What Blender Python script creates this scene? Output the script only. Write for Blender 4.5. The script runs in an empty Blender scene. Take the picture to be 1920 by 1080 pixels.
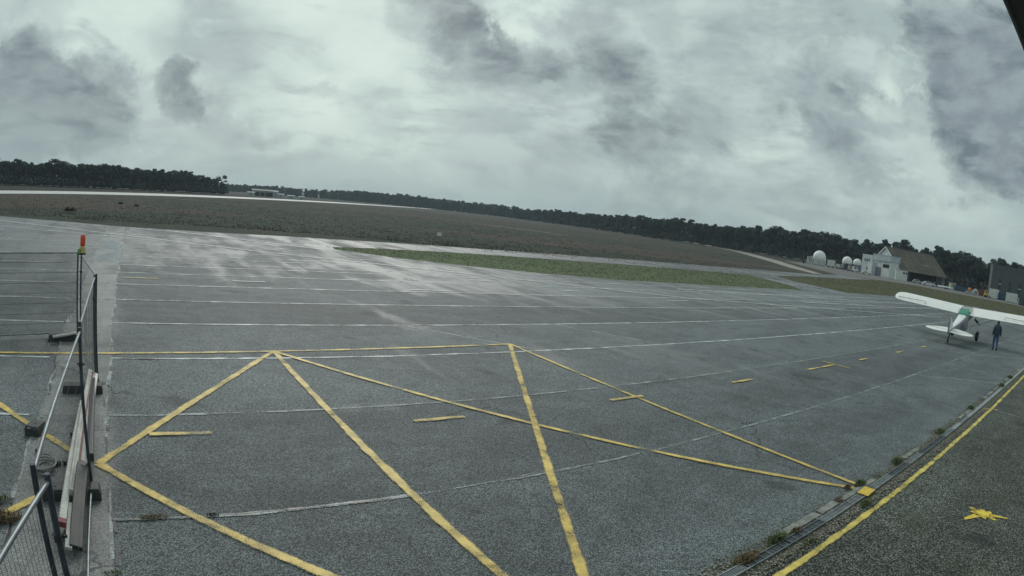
import bpy, bmesh, math, random
from mathutils import Vector, Matrix

random.seed(7)
SC = bpy.context.scene
COL = SC.collection

# ------------------------------------------------------------------ camera
# World axes: X runs along the apron's joints, Y across them, metres.  The webcam hangs 3.6 m above the apron.
CAM_H = 3.6
K1, K3 = 0.83947472, 0.03167487            # lens: angle = K1 r + K3 r^3, r in thousands of photo pixels
PITCH, ROLL, AZ = -0.11313354, -0.11360807, 0.94128697
_cr, _sr, _cp, _sp = math.cos(ROLL), math.sin(ROLL), math.cos(PITCH), math.sin(PITCH)
_RR = Matrix(((_cr, 0, _sr), (0, 1, 0), (-_sr, 0, _cr)))
_RP = Matrix(((1, 0, 0), (0, _cp, -_sp), (0, _sp, _cp)))
_RY = Matrix(((math.sin(AZ), math.cos(AZ), 0), (-math.cos(AZ), math.sin(AZ), 0), (0, 0, 1)))
CAM_R = _RY @ _RP @ _RR                    # camera axes (right, forward, up) -> world

cam_data = bpy.data.cameras.new('webcam')
cam = bpy.data.objects.new('webcam', cam_data)
COL.objects.link(cam)
right, fwd, up = CAM_R @ Vector((1, 0, 0)), CAM_R @ Vector((0, 1, 0)), CAM_R @ Vector((0, 0, 1))
cam.matrix_world = Matrix(((right.x, up.x, -fwd.x, 0), (right.y, up.y, -fwd.y, 0), (right.z, up.z, -fwd.z, CAM_H), (0, 0, 0, 1)))
cam_data.sensor_width = 36.0
cam_data.sensor_height = 20.25
cam_data.sensor_fit = 'HORIZONTAL'
cam_data.clip_start = 0.02
cam_data.clip_end = 12000
cam_data.type = 'PANO'
cc = cam_data
cc.panorama_type = 'FISHEYE_LENS_POLYNOMIAL'
cc.fisheye_fov = math.radians(170)
_mm = 1.92 / 36.0
cc.fisheye_polynomial_k0 = 0.0
cc.fisheye_polynomial_k1 = -K1 * _mm
cc.fisheye_polynomial_k2 = 0.0
cc.fisheye_polynomial_k3 = -K3 * _mm ** 3
cc.fisheye_polynomial_k4 = 0.0
SC.camera = cam
SC.render.resolution_x, SC.render.resolution_y = 1024, 576


def ray(px, py):
    x, y = (px - 960) / 1000, (540 - py) / 1000
    r = math.hypot(x, y) + 1e-9
    t = K1 * r + K3 * r ** 3
    s = math.sin(t) / r
    return CAM_R @ Vector((x * s, math.cos(t), y * s))


def at(px, py, z=0.0):
    """Ground point (or point at height z) seen at a photo pixel."""
    d = ray(px, py)
    k = (z - CAM_H) / d.z
    return Vector((d.x * k, d.y * k, z))


def horizon_y(px):
    lo, hi = 0.0, 1080.0
    for _ in range(40):
        m = (lo + hi) / 2
        if ray(px, m).z > 0:
            lo = m
        else:
            hi = m
    return lo


def far(px, dist):
    """Ground point in the direction of photo column px, dist metres away."""
    d = ray(px, horizon_y(px))
    n = math.hypot(d.x, d.y)
    return Vector((d.x / n * dist, d.y / n * dist, 0))


# ------------------------------------------------------------------ node helpers
class NT:
    def __init__(self, tree):
        self.t = tree
        tree.nodes.clear()

    def n(self, kind, ins=None, **props):
        nd = self.t.nodes.new(kind)
        for k, v in props.items():
            setattr(nd, k, v)
        for k, v in (ins or {}).items():
            self.put(nd.inputs[k], v)
        return nd

    def put(self, sock, v):
        if isinstance(v, bpy.types.NodeSocket):
            self.t.links.new(v, sock)
        elif isinstance(v, bpy.types.Node):
            self.t.links.new(v.outputs[0], sock)
        else:
            if sock.type == 'RGBA' and len(v) == 3:
                v = (*v, 1)
            sock.default_value = v

    def m(self, op, a, b=0.0, c=0.0, clamp=False):
        nd = self.n('ShaderNodeMath', {0: a, 1: b, 2: c}, operation=op, use_clamp=clamp)
        return nd.outputs[0]

    def vm(self, op, a, b=(0, 0, 0)):
        nd = self.n('ShaderNodeVectorMath', {0: a, 1: b}, operation=op)
        return nd.outputs['Value'] if op in ('DOT_PRODUCT', 'LENGTH', 'DISTANCE') else nd.outputs[0]

    def mix(self, f, a, b, mode='MIX'):
        nd = self.t.nodes.new('ShaderNodeMix')
        nd.data_type = 'RGBA'
        nd.blend_type = mode
        self.put(nd.inputs[0], f)
        self.put(nd.inputs[6], a)
        self.put(nd.inputs[7], b)
        return nd.outputs[2]

    def ss(self, v, lo, hi, a=0.0, b=1.0):
        nd = self.n('ShaderNodeMapRange', {'Value': v, 'From Min': lo, 'From Max': hi, 'To Min': a, 'To Max': b})
        nd.interpolation_type = 'SMOOTHSTEP'
        return nd.outputs[0]

    def noise(self, vec, scale, detail=4.0, rough=0.55, dist=0.0, dim='3D'):
        return self.n('ShaderNodeTexNoise', noise_dimensions=dim, ins={'Vector': vec, 'Scale': scale, 'Detail': detail, 'Roughness': rough, 'Distortion': dist})

    def scaled(self, vec, s, off=(0, 0, 0)):
        return self.n('ShaderNodeMapping', {'Vector': vec, 'Location': off, 'Scale': s}).outputs[0]


# ------------------------------------------------------------------ world: overcast sky with broken stratocumulus
SUN_EL, SUN_PX = math.radians(38), 620
_sd = far(SUN_PX, 1.0)
SUN_ROT = math.atan2(_sd.x, _sd.y)
world = bpy.data.worlds.new('World')
SC.world = world
world.use_nodes = True
w = NT(world.node_tree)
tc = w.n('ShaderNodeTexCoord').outputs['Generated']
dirn = w.vm('NORMALIZE', tc)
sky = w.n('ShaderNodeTexSky', sky_type='NISHITA', sun_disc=False, sun_elevation=SUN_EL, sun_rotation=SUN_ROT, dust_density=3.0, altitude=20.0)
sep = w.n('ShaderNodeSeparateXYZ', {0: dirn})
zz = w.m('MAXIMUM', sep.outputs[2], 0.0)
d1 = w.vm('MULTIPLY', dirn, (1.0, 1.0, 1.75))
w1 = w.vm('SUBTRACT', w.noise(d1, 3.0, 2.0, 0.5).outputs['Color'], (0.5, 0.5, 0.5))
wv = w.vm('ADD', d1, w.vm('MULTIPLY', w1, (0.16, 0.16, 0.16)))
warp = w.vm('SUBTRACT', w.noise(dirn, 9.0, 6.0, 0.62).outputs['Color'], (0.5, 0.5, 0.5))
dw = w.vm('NORMALIZE', w.vm('ADD', dirn, w.vm('MULTIPLY', warp, (0.16, 0.16, 0.16))))
n_hi = w.noise(w.vm('ADD', wv, (5.1, 2.2, 0.0)), 2.6, 6.0, 0.55).outputs[0]
n_mid = w.noise(w.vm('ADD', wv, (1.3, 7.7, 0.4)), 4.6, 7.0, 0.58).outputs[0]
n_up = w.noise(w.vm('ADD', wv, (1.3, 7.7, 0.48)), 4.6, 7.0, 0.58).outputs[0]
n_low = w.noise(w.vm('MULTIPLY', wv, (1.0, 1.0, 1.9)), 8.0, 6.0, 0.54).outputs[0]
n_shd = w.noise(w.vm('ADD', wv, (9.9, 0.4, 2.0)), 14.0, 6.0, 0.62).outputs[0]
# cloud masses and openings: direction (photo pixel), angular radius in px, weight
CLOUDS = [(50, 180, 115, .27), (175, 190, 85, .26), (345, 160, 50, .18), (800, 40, 80, .14), (870, 90, 80, .10), (1110, 110, 105, .13), (1240, 210, 120, .12),
          (960, 150, 75, .09), (1430, 110, 100, .13), (1540, 40, 70, .08), (1820, 70, 150, .26), (1900, 215, 150, .34), (1560, 210, 60, .06),
          (1700, 280, 120, .07), (700, 200, 60, .07), (900, 285, 70, .05), (480, 250, 150, .04), (1300, 330, 160, .05),
          (620, 60, 170, -.11), (1010, 20, 90, -.12), (1690, 140, 48, -.18), (240, 60, 110, -.10), (540, 180, 90, -.07), (1340, 50, 60, -.07), (770, 320, 200, -.05)]
bl = None
for (cx, cy, rad, wt) in CLOUDS:
    c = w.vm('DOT_PRODUCT', dw, tuple(ray(cx, cy)))
    a = rad / 1000 * K1
    q = w.ss(c, math.cos(a * 1.30), math.cos(a * 0.55), 0.0, wt)
    bl = q if bl is None else w.m('ADD', bl, q)
veil = w.mix(w.ss(w.m('ADD', n_hi, w.m('MULTIPLY', bl, 0.9)), 0.27, 0.58), (7.0, 8.35, 7.7), (4.2, 5.2, 5.15))
dm = w.m('ADD', n_mid, bl)
col_m = w.mix(w.ss(w.m('ADD', w.m('ADD', dm, w.m('MULTIPLY', w.m('SUBTRACT', n_up, n_mid), 1.1)), w.m('MULTIPLY', w.m('SUBTRACT', n_shd, 0.5), 0.18)), 0.44, 0.84), (5.6, 6.75, 6.5), (1.4, 1.82, 2.12))
skyc = w.mix(w.ss(dm, 0.465, 0.575, 0.0, 0.92), veil, col_m)
dl = w.m('ADD', n_low, w.m('MULTIPLY', bl, 0.35))
col_l = w.mix(w.ss(n_shd, 0.35, 0.65), (3.0, 3.6, 3.9), (4.6, 5.5, 5.5))
skyc = w.mix(w.ss(dl, 0.47, 0.66, 0.0, 0.55), skyc, col_l)
hazy = w.ss(zz, 0.0, 0.16, 0.55, 0.0)
skyc = w.mix(hazy, skyc, (3.5, 4.5, 4.65))
skyc = w.mix(0.04, skyc, sky.outputs[0])
skyc = w.mix(w.ss(sep.outputs[2], -0.02, -0.2), skyc, (0.6, 0.65, 0.6))
bg = w.n('ShaderNodeBackground', {'Color': skyc, 'Strength': 0.088})
out = w.n('ShaderNodeOutputWorld', {'Surface': bg.outputs[0]})

sun_d = bpy.data.lights.new('sun', 'SUN')
sun_d.energy = 1.5
sun_d.angle = math.radians(30)
sun_d.color = (1.0, 0.97, 0.92)
sun = bpy.data.objects.new('sun', sun_d)
COL.objects.link(sun)
_sv = Vector((_sd.x * math.cos(SUN_EL), _sd.y * math.cos(SUN_EL), math.sin(SUN_EL)))
sun.rotation_euler = _sv.to_track_quat('Z', 'Y').to_euler()

SC.view_settings.view_transform = 'Standard'
SC.view_settings.look = 'None'
SC.view_settings.gamma = 1.0
SC.view_settings.exposure = 0.12
SC.view_settings.use_curve_mapping = False
SC.cycles.max_bounces = 6
SC.cycles.transparent_max_bounces = 24
SC.cycles.use_denoising = True


# ------------------------------------------------------------------ materials
MATS = {}


def mat(name, color, rough=0.6, metal=0.0, var=0.18, scale=3.0, bump=0.0, bump_scale=20.0, spec=0.5, obj_var=0.0, trans=0.0, alpha=1.0, aniso=None):
    if name in MATS:
        return MATS[name]
    m = bpy.data.materials.new(name)
    m.use_nodes = True
    t = NT(m.node_tree)
    co = t.n('ShaderNodeTexCoord').outputs['Object']
    if aniso:
        co = t.scaled(co, aniso)
    nz = t.noise(co, scale, 5.0, 0.6).outputs[0]
    f = t.ss(nz, 0.3, 0.7)
    lo = tuple(max(0, c * (1 - var)) for c in color)
    hi = tuple(min(1, c * (1 + var)) for c in color)
    col = t.mix(f, lo, hi)
    if obj_var:
        rnd = t.n('ShaderNodeObjectInfo').outputs['Random']
        k = t.n('ShaderNodeMapRange', {'Value': rnd, 'To Min': 1 - obj_var, 'To Max': 1 + obj_var}).outputs[0]
        col = t.mix(1.0, col, t.n('ShaderNodeCombineXYZ', {0: k, 1: k, 2: k}).outputs[0], 'MULTIPLY')
    b = t.n('ShaderNodeBsdfPrincipled', {'Base Color': col, 'Metallic': metal, 'Roughness': t.n('ShaderNodeMapRange', {'Value': nz, 'To Min': max(0.02, rough - 0.12), 'To Max': min(1, rough + 0.12)}).outputs[0],
                                       'Specular IOR Level': spec, 'Transmission Weight': trans, 'Alpha': alpha})
    if bump:
        bn = t.noise(co, bump_scale, 3.0).outputs[0]
        b.inputs['Normal'].default_value = (0, 0, 0)
        t.put(b.inputs['Normal'], t.n('ShaderNodeBump', {'Height': bn, 'Strength': 0.7, 'Distance': bump}).outputs[0])
    t.n('ShaderNodeOutputMaterial', {'Surface': b.outputs[0]})
    MATS[name] = m
    return m


def asphalt(name, dark, light, chip_lo, wet_amt, tint=(1, 1, 1), chip_scale=82.0, moss=0.0, puddles=(), rough0=0.70, spec=0.26):
    m = bpy.data.materials.new(name)
    m.use_nodes = True
    t = NT(m.node_tree)
    P = t.n('ShaderNodeNewGeometry').outputs['Position']
    vor = t.n('ShaderNodeTexVoronoi', {'Vector': P, 'Scale': chip_scale}, voronoi_dimensions='2D')
    chip = t.n('ShaderNodeSeparateColor', {0: vor.outputs['Color']}).outputs[0]
    fine = t.noise(P, chip_scale * 2.3, 2.0, 0.7, dim='2D').outputs[0]
    clump = t.noise(P, 14.0, 3.0, 0.6, dim='2D').outputs[0]
    k = t.m('ADD', t.m('MULTIPLY', chip, 0.6), t.m('ADD', t.m('MULTIPLY', fine, 0.45), t.m('MULTIPLY', clump, 0.06)))
    chipf = t.ss(k, chip_lo, chip_lo + 0.24)
    col = t.mix(chipf, tuple(d * c for d, c in zip(dark, tint)), tuple(d * c for d, c in zip(light, tint)))
    stain = t.noise(t.scaled(P, (0.22, 0.5, 1)), 1.0, 6.0, 0.6, 0.4, dim='2D').outputs[0]
    med = t.noise(P, 1.7, 6.0, 0.62, dim='2D').outputs[0]
    ysep = t.n('ShaderNodeSeparateXYZ', {0: P})
    lane = t.m('FLOOR', t.m('DIVIDE', t.m('SUBTRACT', ysep.outputs[1], 3.0), 3.44))
    ln = t.n('ShaderNodeTexWhiteNoise', {'W': lane}, noise_dimensions='1D').outputs['Value']
    tone = t.m('ADD', t.m('ADD', t.m('MULTIPLY', stain, 0.7), t.m('MULTIPLY', med, 0.45)), t.m('MULTIPLY', ln, 0.16))
    tone = t.ss(tone, 0.35, 0.98, 0.62, 1.38)
    col = t.mix(1.0, col, t.n('ShaderNodeCombineXYZ', {0: tone, 1: tone, 2: tone}).outputs[0], 'MULTIPLY')
    # hairline cracks and oil spots
    edge = t.n('ShaderNodeTexVoronoi', {'Vector': t.vm('ADD', P, t.vm('MULTIPLY', t.noise(P, 1.3, 4.0, 0.6, dim='2D').outputs['Color'], (0.9, 0.9, 0.0))), 'Scale': 0.30}, voronoi_dimensions='2D', feature='DISTANCE_TO_EDGE').outputs['Distance']
    ck = t.m('MULTIPLY', t.ss(edge, 0.010, 0.002), t.ss(t.noise(P, 0.23, 3.0, 0.5, dim='2D').outputs[0], 0.50, 0.62))
    col = t.mix(t.m('MULTIPLY', ck, 0.75), col, (0.010, 0.011, 0.011))
    oil = t.ss(t.noise(P, 0.55, 4.0, 0.55, dim='2D').outputs[0], 0.66, 0.76, 0.0, 0.55)
    col = t.mix(oil, col, (0.016, 0.018, 0.018))
    if moss:
        mk = t.ss(t.noise(P, 0.9, 6.0, 0.65, dim='2D').outputs[0], 0.5, 0.72, 0.0, moss)
        col = t.mix(mk, col, (0.035, 0.05, 0.02))
    # water: damp streaks that run down towards the drain, and thin puddles
    streak = t.noise(t.scaled(P, (0.55, 0.13, 1)), 1.0, 5.0, 0.6, 0.25, dim='2D').outputs[0]
    broad = t.noise(P, 0.07, 3.0, 0.5, dim='2D').outputs[0]
    wet = t.m('ADD', t.m('MULTIPLY', streak, 0.7), t.m('MULTIPLY', broad, 0.45))
    wet = t.m('ADD', wet, t.ss(ysep.outputs[1], 10.0, 34.0, -0.13, 0.015))
    for (cx, cy, rx, ry, wt) in puddles:
        dx = t.m('DIVIDE', t.m('SUBTRACT', ysep.outputs[0], cx), rx)
        dy = t.m('DIVIDE', t.m('SUBTRACT', ysep.outputs[1], cy), ry)
        rr = t.m('ADD', t.m('MULTIPLY', dx, dx), t.m('MULTIPLY', dy, dy))
        wet = t.m('ADD', wet, t.ss(rr, 1.0, 0.1, 0.0, wt))
    jf = t.m('ABSOLUTE', t.m('SUBTRACT', t.m('FRACT', t.m('DIVIDE', t.m('SUBTRACT', ysep.outputs[1], 3.0), 3.44)), 0.5))
    wet = t.m('ADD', wet, t.ss(jf, 0.40, 0.49, 0.0, 0.05))
    damp = t.ss(wet, 0.47, 0.72)
    puddle = t.ss(t.m('ADD', wet, t.m('MULTIPLY', t.m('SUBTRACT', med, 0.5), 0.12)), 0.71, 0.84)
    damp = t.m('MULTIPLY', damp, wet_amt)
    puddle = t.m('MULTIPLY', puddle, min(1.0, wet_amt * 1.4))
    dk = t.ss(damp, 0.0, 1.0, 1.0, 0.72)
    col = t.mix(1.0, col, t.n('ShaderNodeCombineXYZ', {0: dk, 1: dk, 2: dk}).outputs[0], 'MULTIPLY')
    rough = t.m('SUBTRACT', t.m('SUBTRACT', rough0, t.m('MULTIPLY', damp, 0.34)), t.m('MULTIPLY', puddle, 0.30))
    rough = t.m('MAXIMUM', rough, 0.07)
    hgt = t.m('ADD', t.m('MULTIPLY', vor.outputs['Distance'], -0.8), t.m('MULTIPLY', fine, 0.6))
    bmp = t.n('ShaderNodeBump', {'Height': hgt, 'Strength': t.m('SUBTRACT', 0.5, t.m('MULTIPLY', puddle, 0.5)), 'Distance': 0.006})
    b = t.n('ShaderNodeBsdfPrincipled', {'Base Color': col, 'Roughness': rough, 'Normal': bmp.outputs[0], 'Specular IOR Level': t.m('ADD', spec, t.m('MULTIPLY', damp, 0.28))})
    t.n('ShaderNodeOutputMaterial', {'Surface': b.outputs[0]})
    return m


def worn(name, color, cover, scale=26.0, rough=0.55, var=0.25):
    """Thin worn paint, sealant or sediment on the tarmac: bare aggregate shows between the patches."""
    m = bpy.data.materials.new(name)
    m.use_nodes = True
    t = NT(m.node_tree)
    P = t.n('ShaderNodeNewGeometry').outputs['Position']
    a = t.noise(P, scale, 2.0, 0.75, dim='2D').outputs[0]
    b_ = t.noise(P, 1.6, 6.0, 0.65, dim='2D').outputs[0]
    uv = t.n('ShaderNodeUVMap').outputs[0]
    edge = t.n('ShaderNodeSeparateXYZ', {0: uv}).outputs[1]            # 0 at both edges, 1 in the middle
    k = t.m('ADD', t.m('ADD', t.m('MULTIPLY', a, 0.75), t.m('MULTIPLY', b_, 0.8)), t.ss(edge, 0.0, 0.6, -0.26, 0.08))
    f = t.ss(k, 0.97 - cover, 1.15 - cover, 0.0, 0.94)
    col = t.mix(t.ss(t.noise(P, 4.0, 5.0, 0.6, dim='2D').outputs[0], 0.3, 0.7), tuple(c * (1 - var) for c in color), tuple(min(1, c * (1 + var)) for c in color))
    p = t.n('ShaderNodeBsdfPrincipled', {'Base Color': col, 'Roughness': rough})
    tr = t.n('ShaderNodeBsdfTransparent')
    mx = t.n('ShaderNodeMixShader', {0: f, 1: tr.outputs[0], 2: p.outputs[0]})
    t.n('ShaderNodeOutputMaterial', {'Surface': mx.outputs[0]})
    return m


def field_mat(name, cols, s1=0.05, s2=0.6):
    m = bpy.data.materials.new(name)
    m.use_nodes = True
    t = NT(m.node_tree)
    P = t.n('ShaderNodeNewGeometry').outputs['Position']
    a = t.noise(P, s1, 6.0, 0.6, 0.6, dim='2D').outputs[0]
    b = t.noise(P, s2, 6.0, 0.65, dim='2D').outputs[0]
    c = t.noise(P, 9.0, 3.0, 0.6, dim='2D').outputs[0]
    col = t.mix(t.ss(a, 0.42, 0.56), cols[0], cols[1])
    col = t.mix(t.ss(b, 0.45, 0.7), col, cols[2])
    col = t.mix(t.ss(t.noise(P, s1 * 3.1, 5.0, 0.6, dim='2D').outputs[0], 0.56, 0.70, 0.0, 0.8), col, cols[3])
    col = t.mix(t.ss(c, 0.35, 0.85, 0.0, 0.35), col, (0.05, 0.05, 0.045))
    bs = t.n('ShaderNodeBsdfPrincipled', {'Base Color': col, 'Roughness': 0.95, 'Specular IOR Level': 0.1,
                                        'Normal': t.n('ShaderNodeBump', {'Height': b, 'Strength': 0.6, 'Distance': 0.1}).outputs[0]})
    t.n('ShaderNodeOutputMaterial', {'Surface': bs.outputs[0]})
    return m


# ------------------------------------------------------------------ mesh helpers
class MB:
    """Collects faces; build() links them as ONE mesh object."""

    def __init__(self):
        self.v, self.f, self.mi, self.uv = [], [], [], {}

    def poly(self, pts, mi=0, uvs=None):
        i = len(self.v)
        self.v += [tuple(p) for p in pts]
        if uvs:
            self.uv[len(self.f)] = uvs
        self.f.append(tuple(range(i, i + len(pts))))
        self.mi.append(mi)
        return self

    def box(self, c, s, rz=0.0, mi=0, M=None):
        hx, hy, hz = s[0] / 2, s[1] / 2, s[2] / 2
        ca, sa = math.cos(rz), math.sin(rz)
        i = len(self.v)
        for dz in (-hz, hz):
            for dx, dy in ((-hx, -hy), (hx, -hy), (hx, hy), (-hx, hy)):
                p = Vector((c[0] + dx * ca - dy * sa, c[1] + dx * sa + dy * ca, c[2] + dz))
                if M:
                    p = M @ p
                self.v.append(tuple(p))
        for q in ((0, 3, 2, 1), (4, 5, 6, 7), (0, 1, 5, 4), (1, 2, 6, 5), (2, 3, 7, 6), (3, 0, 4, 7)):
            self.f.append(tuple(i + k for k in q))
            self.mi.append(mi)
        return self

    def tube(self, p0, p1, r0, r1=None, n=8, mi=0, cap=True):
        r1 = r0 if r1 is None else r1
        p0, p1 = Vector(p0), Vector(p1)
        d = (p1 - p0).normalized()
        a = d.orthogonal().normalized()
        b = d.cross(a)
        i = len(self.v)
        for p, r in ((p0, r0), (p1, r1)):
            for k in range(n):
                t = 2 * math.pi * k / n
                self.v.append(tuple(p + (a * math.cos(t) + b * math.sin(t)) * r))
        for k in range(n):
            j = (k + 1) % n
            self.f.append((i + k, i + j, i + n + j, i + n + k))
            self.mi.append(mi)
        if cap:
            self.f.append(tuple(i + k for k in reversed(range(n))))
            self.f.append(tuple(i + n + k for k in range(n)))
            self.mi += [mi, mi]
        return self

    def path(self, pts, r, n=8, mi=0):
        for a, b in zip(pts, pts[1:]):
            self.tube(a, b, r, r, n, mi)
        return self

    def loft(self, rings, closed_ends=True, mi=0):
        i = len(self.v)
        n = len(rings[0])
        for r in rings:
            self.v += [tuple(p) for p in r]
        for a in range(len(rings) - 1):
            for k in range(n):
                j = (k + 1) % n
                self.f.append((i + a * n + k, i + a * n + j, i + (a + 1) * n + j, i + (a + 1) * n + k))
                self.mi.append(mi)
        if closed_ends:
            self.f.append(tuple(i + k for k in reversed(range(n))))
            self.f.append(tuple(i + (len(rings) - 1) * n + k for k in range(n)))
            self.mi += [mi, mi]
        return self

    def lathe(self, c, prof, n=16, mi=0):
        rings = [[(c[0] + r * math.cos(2 * math.pi * k / n), c[1] + r * math.sin(2 * math.pi * k / n), c[2] + z) for k in range(n)] for r, z in prof]
        return self.loft(rings, True, mi)

    def prism(self, pts, z0, z1, mi=0):
        lo = [(p[0], p[1], z0) for p in pts]
        hi = [(p[0], p[1], z1) for p in pts]
        return self.loft([lo, hi], True, mi)

    def xf(self, M):
        self.v = [tuple(M @ Vector(p)) for p in self.v]
        return self

    def mesh(self, name, mats, smooth=False):
        me = bpy.data.meshes.new(name)
        me.from_pydata(self.v, [], self.f)
        for m in (mats if isinstance(mats, (list, tuple)) else ([mats] if mats else [])):
            me.materials.append(m)
        me.polygons.foreach_set('material_index', self.mi)
        if self.uv:
            lay = me.uv_layers.new(name='UVMap')
            for fi, uvs in self.uv.items():
                p = me.polygons[fi]
                for li, u in zip(p.loop_indices, uvs):
                    lay.data[li].uv = u
        if smooth:
            me.polygons.foreach_set('use_smooth', [True] * len(self.f))
            if hasattr(me, 'set_sharp_from_angle'):
                me.set_sharp_from_angle(angle=math.radians(42))
        me.update()
        return me

    def build(self, name, mats, parent=None, smooth=False, bevel=0.0):
        o = bpy.data.objects.new(name, self.mesh(name, mats, smooth))
        COL.objects.link(o)
        if parent:
            o.parent = parent
        if bevel:
            md = o.modifiers.new('bevel', 'BEVEL')
            md.width = bevel
            md.segments = 2
            md.limit_method = 'ANGLE'
        return o


def thing(name, label, cat, loc=(0, 0, 0), rz=0.0, group=None):
    o = bpy.data.objects.new(name, None)
    COL.objects.link(o)
    o.location = loc
    o.rotation_euler = (0, 0, rz)
    o.empty_display_size = 0.2
    return tag(o, label, cat, group)


def tag(o, label=None, cat=None, group=None, kind=None):
    for k, v in (('label', label), ('category', cat), ('group', group), ('kind', kind)):
        if v:
            o[k] = v
    return o


def struct(o):
    o['kind'] = 'structure'
    return o


def flat(name, pts, z, m, parent=None):
    b = MB()
    b.poly([(p[0], p[1], z) for p in pts])
    return b.build(name, m, parent)


def strip(p0, p1, width, z, seg=0.5, wob=0.0, wvar=0.0, curve=None):
    """A thin sheet along a ground line, with slightly uneven edges; uv.y is 0 at the edges."""
    b = MB()
    p0, p1 = Vector((p0[0], p0[1])), Vector((p1[0], p1[1]))
    L = (p1 - p0).length
    d = (p1 - p0) / L
    nrm = Vector((-d.y, d.x))
    n = max(2, int(L / seg))
    rows = []
    off = 0.0
    for i in range(n + 1):
        off = off * 0.8 + random.uniform(-wob, wob)
        wd = width * (1 + random.uniform(-wvar, wvar)) / 2
        c = p0 + d * (L * i / n) + nrm * off
        rows.append([(c - nrm * wd), c, (c + nrm * wd)])
    for i in range(n):
        for a, b_, ea, eb in ((0, 1, 0, 1), (1, 2, 1, 0)):
            q = [rows[i][a], rows[i + 1][a], rows[i + 1][b_], rows[i][b_]]
            u0, u1 = L * i / n, L * (i + 1) / n
            b.poly([(p.x, p.y, z) for p in q][::-1], 0, [(u0, ea), (u1, ea), (u1, eb), (u0, eb)][::-1])
    return b

# ================================================================== the large structure: ground, paving, markings
M_APRON = asphalt('apron_asphalt', (0.036, 0.045, 0.048), (0.180, 0.210, 0.217), 0.50, 0.9,
                  puddles=[(12, 29, 9, 5, .07), (6, 36, 10, 4, .03), (9, 44, 9, 3, .06), (38, 25.5, 10, 2.2, .12), (52, 27, 16, 2.6, .12), (66, 32, 5, 3, .2), (24, 27, 8, 4, .06),
                           (6, 8.5, 7, 6, -.06), (3, 6, 6, 4, -.1), (-0.9, 24, .8, 2.6, .2), (-0.9, 33, .8, 2.6, .22), (-0.9, 42, .8, 2.5, .2), (-.9, 18, .6, 1.5, .15), (-0.9, 8.0, 0.9, 2.6, .16)])
M_ROAD = asphalt('old_road_asphalt', (0.022, 0.029, 0.025), (0.23, 0.25, 0.22), 0.58, 0.25, moss=0.3, chip_scale=62.0, rough0=0.78, spec=0.2)
M_TAXI = asphalt('taxiway_asphalt', (0.05, 0.056, 0.062), (0.18, 0.195, 0.205), 0.55, 0.9, puddles=[(40, 50, 30, 2, .05), (90, 50, 30, 4, .08), (66, 36, 6, 6, .16)])
M_RUNWAY = asphalt('runway_concrete', (0.42, 0.43, 0.42), (0.62, 0.63, 0.62), 0.5, 0.5)
M_CONC = asphalt('strip_concrete', (0.10, 0.11, 0.11), (0.26, 0.275, 0.27), 0.5, 1.0,
                 puddles=[(-0.9, 24, 1.6, 3.6, .11), (-0.6, 31.5, 1.5, 3.2, .12), (-1.1, 38, 1.4, 3.0, .12), (-0.9, 45, 1.5, 3.5, .12), (-.7, 18.5, 1.4, 2.5, .10)])
M_TRACK = mat('track_gravel', (0.24, 0.235, 0.20), 0.9, var=0.3, scale=0.4)
M_HEATH = field_mat('heath', ((0.036, 0.052, 0.040), (0.072, 0.058, 0.051), (0.058, 0.058, 0.043), (0.024, 0.034, 0.029)), 0.022, 0.35)
M_GRASS = field_mat('mown_grass', ((0.100, 0.135, 0.070), (0.115, 0.150, 0.080), (0.13, 0.145, 0.085), (0.095, 0.115, 0.070)), 0.12, 1.1)
M_VERGE = field_mat('rough_grass', ((0.065, 0.075, 0.042), (0.08, 0.088, 0.048), (0.095, 0.088, 0.055), (0.055, 0.075, 0.035)), 0.06, 0.8)
M_YARD = mat('yard_ground', (0.10, 0.10, 0.095), 0.85, var=0.3, scale=0.15)
M_YELLOW = worn('yellow_paint', (0.60, 0.435, 0.10), 0.30, 80.0)
M_YELLOWE = worn('yellow_edge_paint', (0.60, 0.48, 0.11), 0.33, 70.0)
M_WHITE = worn('faded_white_paint', (0.66, 0.70, 0.70), 0.38, 9.0)
M_SEAL = worn('pale_joint_sediment', (0.52, 0.57, 0.58), 0.33, 40.0)
M_SEALN = worn('faded_joint_sediment', (0.27, 0.31, 0.31), 0.225, 40.0)
M_TAR = worn('dark_joint_tar', (0.012, 0.013, 0.013), 0.26, 6.0, 0.4)
M_SPLAT = worn('splashed_yellow_paint', (0.70, 0.52, 0.05), 0.40, 30.0)

# the ground sheet to the horizon
struct(flat('ground', [(-5000, -3000), (6000, -3000), (6000, 6000), (-5000, 6000)], -0.06, M_HEATH))
# apron: asphalt lanes 3.44 m wide
APRON = [(-70, -40), (-70, 100), (-40, 81), (-13.7, 62.8), (-0.2, 54.5), (7, 52.7), (16.5, 52.7), (16.2, 47.6), (15.6, 44.3), (15.1, 42.3), (18.4, 38.0), (22, 35.3),
         (26.4, 33.2), (31.9, 31.5), (43, 30.9), (59, 30.8), (70.5, 30.4), (86, 29.4), (98, 27), (105, 22), (108, 10), (108, 3.05), (-0.35, 3.05), (-0.35, -40)]
apron = struct(flat('apron', APRON, 0.0, M_APRON))
ROAD = [(-0.35, 3.05), (108, 3.05), (108, -40), (-0.35, -40)]
road = struct(flat('service_road', ROAD, -0.008, M_ROAD))
taxiway = struct(flat('taxiway', [(16.5, 52.7), (40, 52.9), (75, 55), (116, 59), (131, 63), (150, 68), (160, 62), (128, 55.5), (100, 51.5), (81, 47), (74, 40.0), (70.5, 30.4), (59, 30.8),
                                   (63.5, 35), (67.5, 41.5), (68.5, 44.0), (61.6, 44.9), (46, 45.5), (28.4, 46.0), (19.3, 45.2), (15.6, 44.3), (16.2, 47.6)], -0.012, M_TAXI))
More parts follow.
